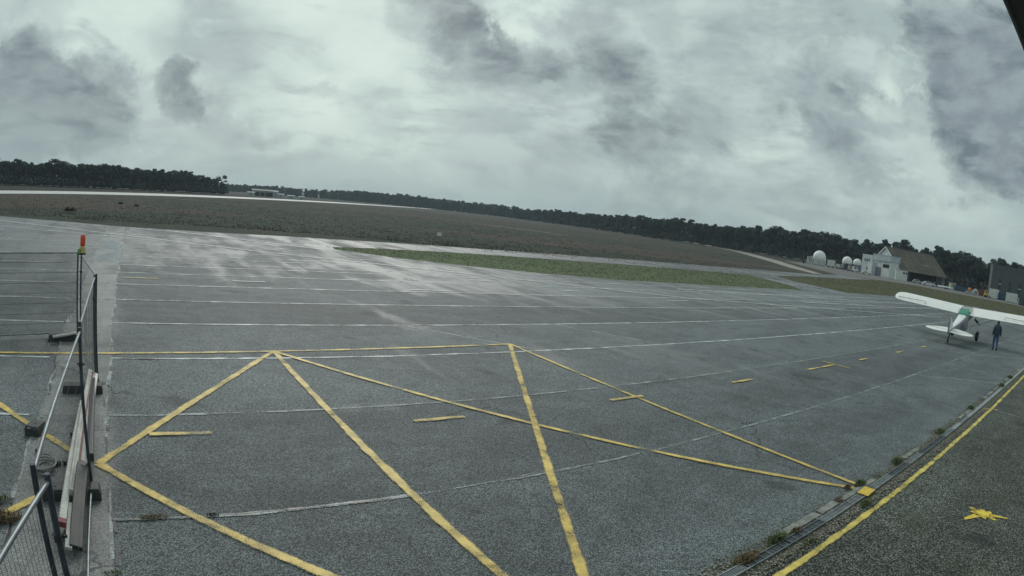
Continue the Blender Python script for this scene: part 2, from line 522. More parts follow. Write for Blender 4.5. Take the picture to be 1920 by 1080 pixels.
struct(flat('grass_island', [(15.6, 44.3), (19.3, 45.2), (28.4, 46.0), (46, 45.5), (61.6, 44.9), (68.5, 44.0), (67.5, 41.5), (63.5, 35), (59, 30.8), (43, 30.9), (31.9, 31.5), (26.4, 33.2), (22, 35.3), (18.4, 38), (15.1, 42.3)], -0.03, M_GRASS))
struct(flat('grass_verge', [(70.5, 30.4), (74, 40.0), (81, 47), (100, 51.5), (128, 55.5), (160, 62), (176, 66), (190, 58), (184, 45), (188, 20), (190, -20), (108, -20), (108, 10), (105, 22), (98, 27), (86, 29.4)], -0.03, M_VERGE))
struct(flat('yard', [(150, 68), (190, 58.5), (184.5, 45), (188.5, 20), (190.5, -20), (330, -20), (330, 70), (330, 150), (225, 128)], -0.035, M_YARD))
struct(flat('gravel_track', [(131, 63.5), (150, 78.5), (207, 120), (290, 187), (440, 338), (900, 800), (904, 812), (436, 351), (287, 196), (202, 127), (140, 78), (124, 62.5)], -0.04, M_TRACK))
_t = []
for a in ((165.3, 73.0), (188, 74.5), (190.0, 57.3), (184.5, 44.8), (188.7, 20.7), (190, -20)):
    _t.append(a)
_tr = MB()
for (a, b_) in zip(_t, _t[1:]):
    _tr.poly([(a[0], a[1], -0.022), (a[0] + 1.6, a[1], -0.022), (b_[0] + 1.6, b_[1], -0.022), (b_[0], b_[1], -0.022)][::-1])
struct(_tr.build('kerb_path', M_TRACK))
# the runway, far across the heath: a straight pale strip
_a, _b = at(-90, 363.2), at(560, 377.2)
_dv = (_b - _a).normalized()
_nv = Vector((-_dv.y, _dv.x, 0))
_s, _e = _a - _dv * 150, _a + _dv * 1500
struct(flat('runway', [(_s - _nv * 0)[:2], (_e - _nv * 0)[:2], (_e + _nv * 27)[:2], (_s + _nv * 27)[:2]], -0.045, M_RUNWAY))

_q0, _q1 = _a - _dv * 150, _a + _dv * 330
struct(flat('scrubland', [(_q0 + _nv * 29)[:2], (_q1 + _nv * 29)[:2], far(432, 460)[:2], far(300, 430)[:2], far(-150, 420)[:2]], -0.052, field_mat('dark_scrub_soil', ((0.026, 0.034, 0.030), (0.034, 0.036, 0.032), (0.040, 0.038, 0.030), (0.022, 0.030, 0.026)))))
_p0, _p1 = at(880, 417.5), at(1062, 441)
_n2 = Vector((-(_p1 - _p0).y, (_p1 - _p0).x, 0)).normalized() * 2.2
struct(flat('sandy_path', [(_p0 - _n2 * .3)[:2], (_p1 - _n2 * .3)[:2], (_p1 + _n2)[:2], (_p0 + _n2)[:2]], -0.05, mat('dry_straw', (0.17, 0.155, 0.115), 0.95, 0, 0.35, 0.12)))

# concrete strip that crosses the lanes beside the fence, cracked along both edges
cs = MB()
n = 60
for i in range(n):
    y0, y1 = 3.2 + (54.2 - 3.2) * i / n, 3.2 + (54.2 - 3.2) * (i + 1) / n
    def xl(y):
        return -1.55 + 0.05 * math.sin(y * 0.7) + 0.03 * math.sin(y * 4.1 + 1)
    def xr(y):
        return -0.34 + 0.03 * math.sin(y * 0.9 + 2) + 0.02 * math.sin(y * 5.3) + 0.005 * (y - 3)
    cs.poly([(xl(y0), y0, 0.004), (xr(y0), y0, 0.004), (xr(y1), y1, 0.004), (xl(y1), y1, 0.004)])
concrete = cs.build('concrete_strip', M_CONC, apron)


def on_apron(b, name, m, parent=apron):
    return b.build(name, m, parent)


for side, x in ((-1.55, 0), (-0.34, 1)):
    b = MB()
    y = 3.4
    while y < 54:
        y2 = min(54, y + random.uniform(0.3, 1.0))
        fx = xl if x == 0 else xr
        wd = random.uniform(0.008, 0.03) * (1 + y / 16)
        if random.random() < 0.7:
            b.poly([(fx(y) - wd, y, 0.008), (fx(y) + wd, y, 0.008), (fx(y2) + wd * .8, y2, 0.008), (fx(y2) - wd * .8, y2, 0.008)], 0, [(0, .7), (0, .7), (1, .7), (1, .7)])
        y = y2
    on_apron(b, 'cracked_edge', M_SEALN)
    b = MB()
    y = 3.4
    while y < 40:
        y2 = y + random.uniform(0.1, 0.5)
        fx = xl if x == 0 else xr
        if random.random() < 0.45:
            o = random.uniform(-.03, .05)
            wd = random.uniform(0.006, 0.03)
            b.poly([(fx(y) + o - wd, y, 0.0095), (fx(y) + o + wd, y, 0.0095), (fx(y2) + o + wd, y2, 0.0095), (fx(y2) + o - wd, y2, 0.0095)], 0, [(0, .8), (0, .8), (1, .8), (1, .8)])
        y = y2
    on_apron(b, 'crack', M_TAR)

# lane joints: pale sediment lines with stretches of open dark crack
k = 0
JY = [6.45, 9.85, 13.30, 16.80, 20.25, 23.45, 26.55, 29.1, 32.5, 36.0, 39.5, 43.0, 46.5]
for y in JY:
    x1 = 107 if y < 22 else (104 if y < 28 else (60 if y < 30.5 else {32.5: 27, 36.0: 20, 39.5: 16, 43.0: 14.5, 46.5: 15}[y]))
    wd = 0.085 + 0.003 * y
    on_apron(strip((-0.28, y), (x1, y), wd, 0.010, 0.35, 0.012, 0.5), 'joint_line', M_SEALN if y < 10 else M_SEAL)
    on_apron(strip((-30, y + .1), (-1.7, y), wd * .8, 0.010, 0.35, 0.012, 0.5), 'joint_line', M_SEAL)
for (x0, x1, y, wd) in ((-0.3, 3.2, 6.45, .05), (4.5, 7.5, 6.47, .03), (0.0, 0.9, 13.27, .10), (8, 11.5, 16.8, .05), (-4, 3.0, 20.2, .06), (-0.3, 3.0, 16.75, .05), (13, 18, 20.2, .06), (11, 17, 23.4, .07), (20, 34, 20.3, .05)):
    on_apron(strip((x0, y), (x1, y), wd, 0.014, 0.15, 0.006, 0.7), 'open_crack', M_TAR)
for (x0, y0, x1, y1) in ((8.4, 16.7, 10.9, 13.4), (14.2, 16.7, 16.0, 13.4), (23, 6.4, 26, 3.4), (34, 6.3, 39, 3.4), (30, 13.2, 33, 9.9), (19, 20, 21.3, 17)):
    on_apron(strip((x0, y0), (x1, y1), 0.045, 0.012, 0.2, 0.012, 0.5), 'joint_line', M_SEAL)

# yellow lines: the crossed-out stand
P = {'A': (3.62, 13.9), 'B': (10.45, 14.15), 'L': (-0.45, 7.98), 'D': (9.75, 3.28)}
for a, b_, wd in (((-6.5, 13.35), P['A'], .15), (P['A'], P['B'], .15), (P['A'], P['L'], .16), (P['A'], at(1000, 1130).xy, .16), (P['A'], P['D'], .14), (P['B'], at(1105, 1120).xy, .16),
                  ((P['B'][0], P['B'][1]), (9.95, 3.38), .13), (P['L'], at(720, 1120).xy, .16), ((-3.4, 11.6), (-0.55, 8.0), .15), (at(-60, 1002).xy, (-1.0, 7.3), .15)):
    k += 1
    on_apron(strip(a, b_, wd * 1.18, 0.0165 + 0.0006 * k, 0.25, 0.001, 0.02), 'painted_line', M_YELLOW)
for i in range(8):
    x0 = (0.36, 4.83, 9.42, 14.0, 18.5, 23.0, 27.7, 31.9)[i]
    on_apron(strip((x0, 9.0 - .015 * i), (x0 + (1.0 if i != 4 else 2.1), 9.0 - .015 * i), .175, 0.0235, 0.2, 0.002, 0.05), 'painted_dash', M_YELLOW)
on_apron(strip((20.7, 9.5), (20.7, 8.3), .13, 0.0245, 0.2), 'painted_dash', M_YELLOW)
for x0 in (36.4, 41.0, 45.6, 50.2):
    on_apron(strip((x0, 8.85), (x0 + 1, 8.85), .115, 0.0235, 0.2, 0.002, 0.05), 'painted_dash', M_YELLOW)
on_apron(strip((0.0, 25.0), (1.5, 25.05), .2, 0.0235, 0.3), 'painted_dash', M_YELLOW)
# faded white guide lines in the far half
for a, b_, wd in (((-30, 72), (8.4, 37.8), .3), ((8.4, 37.8), (18.7, 31.1), .22), ((18.7, 31.1), (30.4, 23.3), .2), ((30.4, 23.3), (60, 15.0), .18), ((-25, 58), (4, 41.0), .16),
                  ((3.5, 52), (14.2, 41.0), .3), ((0, 53.3), (12, 45.5), .16), ((44, 22.8), (80, 18.0), .2), ((34, 27.5), (90, 20.0), .2)):
    k += 1
    on_apron(strip(a, b_, wd, 0.024 + 0.0005 * k, 0.6, 0.01, 0.25), 'guide_line', M_WHITE)
for x0, x1, y in ((4.6, 6.0, 25.0), (12.2, 14.2, 24.0), (21.5, 22.8, 25.2), (27, 29, 22.5), (17.6, 19, 28.0)):
    on_apron(strip((x0, y), (x1, y), .16, 0.0235, 0.4), 'guide_line', M_WHITE)
# edge line and paint marks on the service road
on_apron(strip((-0.3, 2.66), (70, 2.74), .15, 0.006, 0.12, 0.006, 0.22), 'edge_line', M_YELLOWE, road)
on_apron(strip((20.2, 2.55), (20.0, -1.5), .05, 0.003, 0.2, 0.01, 0.4), 'joint_line', M_SEAL, road)
on_apron(strip((60, 2.5), (59, -3), .05, 0.003, 0.2, 0.01, 0.4), 'joint_line', M_SEAL, road)
on_apron(strip((19.9, 2.95), (20.35, 2.45), .12, 0.009, 0.2, 0.0, 0.3), 'painted_dash', M_YELLOWE, road)
sp = MB()
c0 = at(1843, 963)
for (ang, ln, w0) in ((0.3, .20, .16), (1.2, .30, .13), (1.9, .24, .12), (2.7, .55, .12), (3.5, .22, .12), (4.3, .30, .12), (5.0, .48, .10), (5.7, .22, .12)):
    d = Vector((math.cos(ang), math.sin(ang), 0))
    nn = Vector((-d.y, d.x, 0))
    sp.poly([c0 + nn * w0 * .8 + Vector((0, 0, .002)), c0 - nn * w0 * .8 + Vector((0, 0, .002)), c0 + d * ln - nn * w0 * .3 + Vector((0, 0, .002)), c0 + d * ln * 1.1 + nn * w0 * .25 + Vector((0, 0, .002))][::-1], 0, [(0, .5), (0, .5), (1, .1), (1, .1)])
sp.poly([c0 + Vector((math.cos(t_ * .785 + .3) * (.13 + .03 * (t_ % 3)), math.sin(t_ * .785 + .3) * (.13 + .03 * (t_ % 2)), 0)) for t_ in range(8)], 0, [(0, 1)] * 8)
for i, v in enumerate(sp.v):
    sp.v[i] = (v[0], v[1], 0.0 + 0.0006 * (i // 4))
on_apron(sp, 'paint_splash', M_SPLAT, road)

# ------------------------------------------------------------------ drainage channel between apron and road
M_STEEL = mat('galvanised_steel', (0.34, 0.37, 0.38), 0.42, 0.75, 0.25, 9.0)
M_STEELD = mat('weathered_steel', (0.16, 0.185, 0.20), 0.5, 0.6, 0.3, 9.0)
M_KERB = mat('channel_concrete', (0.20, 0.21, 0.195), 0.85, var=0.35, scale=5.0, bump=0.01, bump_scale=40)
M_YPLATE = mat('yellow_plate', (0.62, 0.42, 0.04), 0.5, var=0.2, scale=14)
M_DIRT = mat('channel_dirt', (0.075, 0.07, 0.055), 0.95, var=0.5, scale=12, bump=0.02, bump_scale=30)
drain = thing('drainage_channel', 'long grated drainage channel between the apron and the dark service road', 'drain', (4, 3.05, 0))
def dpart(b, name, m, **kw):
    b.xf(Matrix.Translation((-4, -3.05, 0)))
    return b.build(name, m, drain, **kw)
dpart(MB().box((34, 3.06, 0.0), (62, 0.40, 0.012)), 'channel_bed', M_DIRT)
x = 4.0
i = 0
while x < 34:
    g = MB()
    buried = i in (2, 3, 7, 9, 10, 13)
    for yy in (2.995, 3.125):
        g.box((x + .5, yy, 0.020), (0.985, 0.014, 0.030))
    if x < 16:
        nb = 30
        for q in range(nb):
            g.box((x + .02 + q * 0.97 / nb, 3.06, 0.018 - (0.008 if buried and q % 5 else 0)), (0.013, 0.12, 0.018))
    else:
        g.box((x + .5, 3.06, 0.014), (0.97, 0.115, 0.014))
    dpart(g, 'grate', M_STEEL if not buried else M_STEELD)
    x += 1.0
    i += 1
x = 4.2
while x < 40:
    L = random.uniform(0.5, 1.5)
    if random.random() < 0.62:
        dpart(MB().box((x + L / 2, 3.235 + random.uniform(-.02, .02), 0.014), (L, random.uniform(.07, .16), 0.03), random.uniform(-.02, .02)), 'kerb_stone', M_KERB, bevel=0.008)
    x += L + random.uniform(0.05, 0.4)
dpart(MB().box((9.72, 3.06, 0.042), (0.40, 0.21, 0.012), 0.05), 'cover_plate', M_YPLATE, bevel=0.004)
gr = MB()
for q in range(5200):
    xx = 4 + 26 * random.random() ** 1.5
    yy = random.choice((random.gauss(2.87, .06), random.gauss(2.87, .06), random.gauss(3.24, .07)))
    s = random.uniform(.008, .028)
    gr.box((xx, yy, s * .4), (s, s * random.uniform(.6, 1.2), s * .8), random.random() * 3)
ob = dpart(gr, 'loose_gravel', mat('gravel', (0.24, 0.235, 0.20), 0.9, var=0.5, scale=40))
ob['kind'] = 'stuff'

# ================================================================== vegetation
def leaf_mat(name, c, var=0.35, ov=0.25):
    return mat(name, c, 0.75, var=var, scale=0.6, obj_var=ov, spec=0.25)

M_PINE = leaf_mat('pine_needles', (0.032, 0.050, 0.043))
M_PINE2 = leaf_mat('pine_needles_far', (0.030, 0.046, 0.042))
M_BARK = mat('pine_bark', (0.075, 0.060, 0.050), 0.9, var=0.35, scale=4, obj_var=0.2)
M_SCRUB = leaf_mat('scrub_leaves', (0.026, 0.036, 0.032))


def blob_leaves(b, c, r, nq, size, rnd, flat_=0.7, mi=0):
    for _ in range(nq):
        d = Vector((rnd.gauss(0, 1), rnd.gauss(0, 1), rnd.gauss(0, 1))).normalized()
        if d.z < -0.35:
            d.z *= 0.4
        rr = r * (0.55 + 0.5 * rnd.random() ** 0.6)
        p = Vector(c) + Vector((d.x * rr, d.y * rr, d.z * rr * flat_))
        nrm = (d + Vector((rnd.uniform(-.6, .6), rnd.uniform(-.6, .6), rnd.uniform(-.3, .8)))).normalized()
        a = nrm.orthogonal().normalized()
        t = rnd.random() * 6.28
        e1 = a * math.cos(t) + nrm.cross(a) * math.sin(t)
        e2 = nrm.cross(e1)
        s = size * rnd.uniform(.6, 1.3)
        k = rnd.uniform(.5, .9)
        b.poly([p - e1 * s, p - e2 * s * k, p + e1 * s, p + e2 * s * k], mi)


def pine(seed, lean=0.0, crown=0.45, wide=0.22, lobes=9, nq=110, size=0.026, core=True):
    """A maritime pine one unit tall: (crown MB, trunk MB)."""
    rnd = random.Random(seed)
    tr, cr_ = MB(), MB()
    pts = [Vector((0, 0, 0))]
    for i in range(1, 7):
        z = i / 6 * 0.93
        pts.append(Vector((lean * z * z + rnd.uniform(-.008, .008), rnd.uniform(-.012, .012), z)))
    for i in range(6):
        tr.tube(pts[i], pts[i + 1], 0.016 * (1 - i / 7.5), 0.016 * (1 - (i + 1) / 7.5), 6)
    for i in range(lobes):
        f = (i + 0.5) / lobes
        z = 1 - crown * (1 - f) ** 1.0 * rnd.uniform(.75, 1.0)
        a = rnd.random() * 6.28 + i * 2.4
        rad = wide * (0.25 + 0.75 * math.sin(min(1, (1 - f) * 1.25 + .12) * math.pi * .62)) * rnd.uniform(.55, 1.0)
        r = rnd.uniform(.075, .125) * (wide / 0.22)
        z = min(z, 1.0 - r * .62)
        c = Vector((lean * z * z + math.cos(a) * rad, math.sin(a) * rad, z))
        base = pts[min(6, max(3, int(z * 6) - 0))]
        tr.tube(base, c, 0.0055, 0.002, 5)
        blob_leaves(cr_, c, r, nq, size, rnd)
    return cr_, tr


PINES = []
for s, (ln, cw, wd, lb) in enumerate(((.02, .50, .21, 12), (-.03, .58, .20, 13), (.04, .42, .24, 11), (0, .66, .19, 14), (-.02, .48, .26, 13), (.03, .55, .23, 12))):
    c, t = pine(100 + s, ln, cw, wd, lb, 95, 0.030)
    PINES.append((c.mesh('crown', M_PINE), t.mesh('trunk', M_BARK), c))
FARPINES = []
for s in range(4):
    c, t = pine(200 + s, 0, .90, .27, 15, 42, 0.038)
    c.lathe((0, 0, 0), [(.05, .06), (.15, .2), (.17, .45), (.14, .72), (.05, .88)], 7)
    FARPINES.append((c.mesh('crown', M_PINE2), t.mesh('trunk', M_BARK), c))
_u, _ut = pine(300, 0.05, .38, .30, 9, 60, 0.030)
UMBRELLA = (_u.mesh('crown', M_PINE), _ut.mesh('trunk', M_BARK), _u)


def tree(kind, loc, h, wide, label, group):
    rz = random.random() * 6.28
    o = thing('pine_tree', label, 'tree', loc, rz, group)
    for nm, me in (('crown', kind[0]), ('trunk', kind[1])):
        c = bpy.data.objects.new(nm, me)
        COL.objects.link(c)
        c.parent = o
        c.scale = (h * wide, h * wide, h)
    return o


TOPS = [(-60, 300), (0, 300), (25, 300), (62, 306), (107, 300), (125, 304), (200, 306), (237, 314), (287, 317), (350, 321), (382, 330), (398, 334), (424, 344), (475, 346), (507, 347), (575, 354),
        (650, 357), (687, 357), (725, 362), (757, 362), (800, 369), (875, 377), (960, 385), (985, 391), (1030, 391), (1110, 400), (1150, 402), (1192, 401), (1222, 409), (1255, 405), (1280, 410),
        (1310, 415), (1340, 420), (1382, 420), (1395, 428), (1410, 420), (1475, 427), (1485, 434), (1517, 429), (1550, 437), (1582, 446), (1620, 445), (1637, 459), (1660, 446), (1702, 454),
        (1717, 469), (1753, 462), (1781, 470), (1797, 468), (1815, 474), (1831, 481), (1844, 492), (1859, 483), (1886, 491), (1909, 495), (1930, 501), (2000, 515)]
DIST = [(-60, 320), (200, 345), (330, 380), (424, 430), (424.1, 980), (700, 1000), (900, 900), (1000, 720), (1100, 590), (1200, 480), (1300, 425), (1500, 385), (1650, 350), (1800, 320), (2000, 290)]


def lerp(tab, x):
    for (a, b) in zip(tab, tab[1:]):
        if a[0] <= x <= b[0]:
            return a[1] + (b[1] - a[1]) * (x - a[0]) / (b[0] - a[0])
    return tab[-1][1] if x > tab[-1][0] else tab[0][1]


def tree_height(px, dist):
    return CAM_H + math.tan((horizon_y(px) - lerp(TOPS, px)) / 1000 * K1 * 0.985) * dist


mass = {'left': MB(), 'far': MB(), 'right': MB()}


def add_mass(b, kind, loc, h, wide):
    rz = random.random() * 6.28
    ca, sa = math.cos(rz) * h * wide, math.sin(rz) * h * wide
    src = kind[2]
    i = len(b.v)
    b.v += [(loc.x + p[0] * ca - p[1] * sa, loc.y + p[0] * sa + p[1] * ca, p[2] * h) for p in src.v]
    b.f += [tuple(i + q for q in f) for f in src.f]
    b.mi += [0] * len(src.f)


def wood(x0, x1, pitch, kinds, label, group, key, wide, rows):
    x = x0
    while x < x1:
        d = lerp(DIST, x)
        h = tree_height(x, d)
        big_ = random.random()
        tree(random.choice(kinds), far(x, d + random.uniform(-4, 4)), h * (random.uniform(.96, 1.03) if big_ > .4 else random.uniform(.86, .95)), wide * random.uniform(.85, 1.15), label, group)
        for r in range(1, rows + 1):
            xx = x + random.uniform(-.5, .5) * pitch / d * 1191
            dd = d + r * pitch * 1.1 + random.uniform(-2, 2)
            add_mass(mass[key], random.choice(FARPINES), far(xx, dd), tree_height(xx, dd) * random.uniform(.80, .94), wide * random.uniform(.9, 1.2))
        x += pitch * random.uniform(.75, 1.2) / d * 1191
    return


wood(-55, 420, 4.4, PINES, 'dark pine in the front of the tall wood left beyond the runway', 'pines of the left wood', 'left', 1.0, 5)
wood(424.2, 1010, 7.5, FARPINES, 'small bluish pine of the distant treeline behind the runway', 'pines of the distant treeline', 'far', 1.15, 3)
wood(1010, 1975, 5.6, PINES, 'dark round-crowned pine in the wood along the right horizon', 'pines of the right wood', 'right', .95, 5)
_p = far(414, 425)
tree(UMBRELLA, _p, CAM_H + math.tan((horizon_y(414) - 329) / 1000 * K1) * 425, 1.0, 'lone umbrella-shaped pine at the right end of the left wood', None)
_p = far(403, 424)
tree(PINES[1], _p, tree_height(403, 424) * .97, 1.0, 'slim dark pine between the left wood and the lone umbrella pine', None)
M_PINEM = leaf_mat('pine_mass', (0.028, 0.043, 0.038), 0.4, 0.0)
for key, lab in (('left', 'dense pine wood behind the front trees beyond the runway'), ('far', 'distant band of forest along the middle horizon'), ('right', 'dense pine wood behind the hangars and domes')):
    tag(mass[key].build('forest', M_PINEM), lab, 'forest', None, 'stuff')

# scrub and saplings along the feet of the woods
sc = MB()
rnd = random.Random(5)
for (x0, x1, hmin, hmax, n_) in ((-60, 425, 3.0, 8.0, 520), (425, 1010, 4, 10, 420), (1010, 1980, 3.0, 10.0, 900)):
    for _ in range(n_):
        px = rnd.uniform(x0, x1)
        d = lerp(DIST, px) + rnd.uniform(-10, 14)
        p = far(px, d)
        h = rnd.uniform(hmin, hmax) * rnd.uniform(.6, 1)
        blob_leaves(sc, (p.x, p.y, h * .45), h * .62, 30, .62, rnd, 0.8)
tag(sc.build('undergrowth', M_SCRUB), 'dark scrub along the feet of the woods', 'scrub', None, 'stuff')


# grass and heather that nobody could count
def inside(p, poly):
    r = False
    for (a, b) in zip(poly, poly[1:] + poly[:1]):
        if (a[1] > p[1]) != (b[1] > p[1]) and p[0] < (b[0] - a[0]) * (p[1] - a[1]) / (b[1] - a[1]) + a[0]:
            r = not r
    return r


def tufts(poly, n_, h0, h1, blades, spread, rnd, keep=lambda p: True, wb=0.012):
    b = MB()
    xs, ys = [p[0] for p in poly], [p[1] for p in poly]
    c = 0
    while c < n_:
        p = (rnd.uniform(min(xs), max(xs)), rnd.uniform(min(ys), max(ys)))
        c += 1
        if not inside(p, poly) or not keep(p):
            continue
        for _ in range(blades):
            a = rnd.random() * 6.28
            h = rnd.uniform(h0, h1)
            bx, by = p[0] + rnd.uniform(-1, 1) * spread, p[1] + rnd.uniform(-1, 1) * spread
            wx, wy = -math.sin(a) * wb * h / h1, math.cos(a) * wb * h / h1
            b.poly([(bx - wx, by - wy, -.03), (bx + wx, by + wy, -.03), (bx + math.cos(a) * h * .5, by + math.sin(a) * h * .5, h)])
    return b


rnd = random.Random(11)
ISL = [(15.8, 44.2), (19.3, 45.1), (28.4, 45.9), (46, 45.4), (61.6, 44.8), (68.3, 43.9), (67.3, 41.5), (63.4, 35.1), (59, 31.0), (43, 31.05), (31.9, 31.65), (26.4, 33.4), (22, 35.5), (18.6, 38.1), (15.3, 42.3)]
M_BLADE = mat('grass_blades', (0.155, 0.185, 0.105), 0.7, var=0.3, scale=0.35, spec=0.2)
M_BLADE2 = mat('dry_grass_blades', (0.155, 0.160, 0.095), 0.8, var=0.35, scale=0.25, spec=0.2)
M_HEATHER = mat('heather', (0.070, 0.066, 0.054), 0.9, var=0.45, scale=0.12, spec=0.1)
tag(tufts(ISL, 12000, .02, .06, 3, .15, rnd, wb=.02).build('grass', M_BLADE), 'green grass on the island between apron and taxiway', 'grass', None, 'stuff')
VER = [(70.8, 30.6), (74.3, 40.0), (81.2, 46.9), (100, 51.3), (128, 55.2), (160, 61.5), (188, 57), (183, 45), (186, 20), (186, 0), (108.5, 0), (108.5, 10), (105.3, 22.2), (98, 27.2), (86, 29.6)]
tag(tufts(VER, 14000, .04, .15, 3, .3, rnd, wb=.03).build('grass', M_BLADE2), 'yellowish rough grass between the apron and the hangars', 'grass', None, 'stuff')
EDGE = [(-60, 94.5), (-40, 81.5), (-13.6, 63.2), (0, 54.9), (7, 53.1), (16.5, 53.0), (40, 53.2), (75, 55.4), (116, 59.4), (110, 70), (75, 66), (40, 63), (10, 63), (-10, 74), (-50, 102)]
tag(tufts(EDGE, 16000, .02, .07, 3, .25, rnd, wb=.02).build('grass', mat('edge_grass_blades', (0.085, 0.105, 0.075), 0.8, var=0.35, scale=0.2, spec=0.2)), 'dull green grass fringe along the far edge of the apron', 'grass', None, 'stuff')
hb = MB()
for _ in range(20000):
    px = rnd.uniform(-60, 1500)
    d = 62 + 330 * rnd.random() ** 1.6
    p = far(px, d)
    if p.y < 62 - p.x * .3 or inside(p, VER) or (p.x > 95 and p.y < 75):
        continue
    q = p - _a
    s_ = q.dot(_nv)
    if -3 < s_ < 31:
        continue
    for _k in range(4):
        a = rnd.random() * 6.28
        h = rnd.uniform(.05, .20)
        x, y = p.x + rnd.uniform(-1, 1) * .6, p.y + rnd.uniform(-1, 1) * .6
        wx, wy = -math.sin(a) * .03, math.cos(a) * .03
        hb.poly([(x - wx, y - wy, -.06), (x + wx, y + wy, -.06), (x + math.cos(a) * h, y + math.sin(a) * h, h - .06)])
tag(hb.build('heather', M_HEATHER), 'brown heather covering the field between apron and runway', 'heather', None, 'stuff')

# single bushes that stand out on the heath
M_BUSH = leaf_mat('bush_leaves', (0.030, 0.034, 0.026))
for (px, py, s, lab) in ((132, 399, 1.0, 'small dark bush alone on the heath beyond the fence'), (225, 384, .7, 'low dark bush on the heath above the concrete strip'), (255, 388, .6, 'dark bush on the heath right of another low bush')):
    p = at(px, py, -.05)
    o = thing('bush', lab, 'bush', p)
    b = MB()
    for _ in range(5):
        blob_leaves(b, (rnd.uniform(-.5, .5) * s, rnd.uniform(-.5, .5) * s, .35 * s), .45 * s, 60, .09, rnd)
    b.build('foliage', M_BUSH, o)
    MB().tube((0, 0, -.05), (0.05, 0.02, .4 * s), .03, .015, 6).build('stem', M_BARK, o)

# weeds in the drain and the cracks
M_WEEDG = mat('green_weed', (0.105, 0.135, 0.062), 0.7, var=0.4, scale=9, spec=0.2)
M_WEEDB = mat('brown_weed', (0.16, 0.125, 0.08), 0.85, var=0.4, scale=9, spec=0.1)


def weed(x, y, r, h, n_, m, label):
    b = MB()
    for _ in range(n_):
        a, q = rnd.random() * 6.28, rnd.random() ** .7 * r
        bx, by = math.cos(a) * q * 1.6, math.sin(a) * q * .6
        t = rnd.random() * 6.28
        hh_ = h * .7 * rnd.uniform(.3, 1) * (1 - .5 * q / r)
        ln = hh_ * rnd.uniform(.3, 1.0)
        mx_, my_ = bx + math.cos(t) * ln * .5, by + math.sin(t) * ln * .5
        tx, ty = bx + math.cos(t) * ln * 1.2, by + math.sin(t) * ln * 1.2
        wx, wy = -math.sin(t) * .006, math.cos(t) * .006
        b.poly([(bx - wx, by - wy, 0), (bx + wx, by + wy, 0), (mx_ + wx, my_ + wy, hh_ * .8), (mx_ - wx, my_ - wy, hh_ * .8)])
        b.poly([(mx_ - wx, my_ - wy, hh_ * .8), (mx_ + wx, my_ + wy, hh_ * .8), (tx, ty, hh_)])
    o = b.build('weed_tuft', m)
    o.location = (x, y, 0.02)
    return tag(o, label, 'weed')


weed(6.15, 3.16, .16, .12, 420, M_WEEDB, 'round brown dry weed tuft on the grate, nearest the camera')
weed(6.95, 3.20, .15, .15, 300, M_WEEDG, 'green weed tuft beside the grate next to the brown one')
weed(7.4, 3.16, .10, .09, 160, M_WEEDB, 'flat brown weed patch just beyond the first green tuft')
weed(7.3, 2.86, .12, .06, 110, M_WEEDG, 'low green weed on the gravel between grate and yellow edge line')
weed(9.0, 3.26, .11, .06, 120, M_WEEDB, 'brown weed at the tip of the lower yellow line')
weed(9.25, 2.86, .12, .10, 200, M_WEEDG, 'green weed on the road side of the yellow cover plate')
weed(10.0, 3.30, .13, .16, 260, M_WEEDG, 'green weed tuft just beyond the yellow cover plate')
weed(9.65, 3.40, .08, .09, 100, M_WEEDB, 'small brown weed where the upper yellow line ends')
weed(11.9, 3.27, .15, .17, 240, M_WEEDG, 'green weed tuft next along the drain from the yellow plate')
weed(15.3, 3.24, .2, .18, 240, M_WEEDG, 'bushy green weed on the drain before the thin crossing line')
weed(19.3, 3.24, .18, .2, 340, M_WEEDG, 'green weed on the drain at the thin crossing line')
weed(25.5, 3.15, .2, .2, 380, M_WEEDG, 'weed on the far part of the drain before the picture edge')
weed(28.5, 3.2, .22, .22, 420, M_WEEDG, 'farthest weed on the drain at the picture edge')
weed(-1.75, 6.45, .22, .20, 520, M_WEEDB, 'big brown grassy tuft left of the fence near the yellow line')
weed(-1.9, 6.9, .18, .16, 300, M_WEEDG, 'green tuft behind the big brown tuft left of the fence')
weed(0.22, 6.47, .11, .035, 260, M_WEEDB, 'flat brown weed in the near lane joint, left of the dark one')
weed(0.92, 6.45, .06, .04, 70, mat('dark_weed', (0.03, 0.03, 0.024), 0.9, var=.4, scale=9), 'small dark weed in the near lane joint right of the yellow line')
weed(-0.33, 5.35, .07, .05, 80, M_WEEDG, 'small green weed beside the concrete strip at the bottom edge')

# thin grass and moss growing out of the gravel along the drain
gb_ = MB()
for _ in range(9000):
    x = 4.5 + 28 * rnd.random() ** 1.3
    if math.sin(x * 2.1) + math.sin(x * 5.3 + 1) < rnd.uniform(-1.2, 1.2):
        continue
    y = rnd.choice((rnd.gauss(2.88, .06), rnd.gauss(3.30, .05), rnd.gauss(3.2, .02)))
    a, h = rnd.random() * 6.28, rnd.uniform(.015, .07)
    wx, wy = -math.sin(a) * .005, math.cos(a) * .005
    gb_.poly([(x - wx, y - wy, 0.01), (x + wx, y + wy, 0.01), (x + math.cos(a) * h, y + math.sin(a) * h, h)])
tag(gb_.build('grass', M_WEEDG), 'thin grass sprouting from the gravel along the drain', 'grass', None, 'stuff')

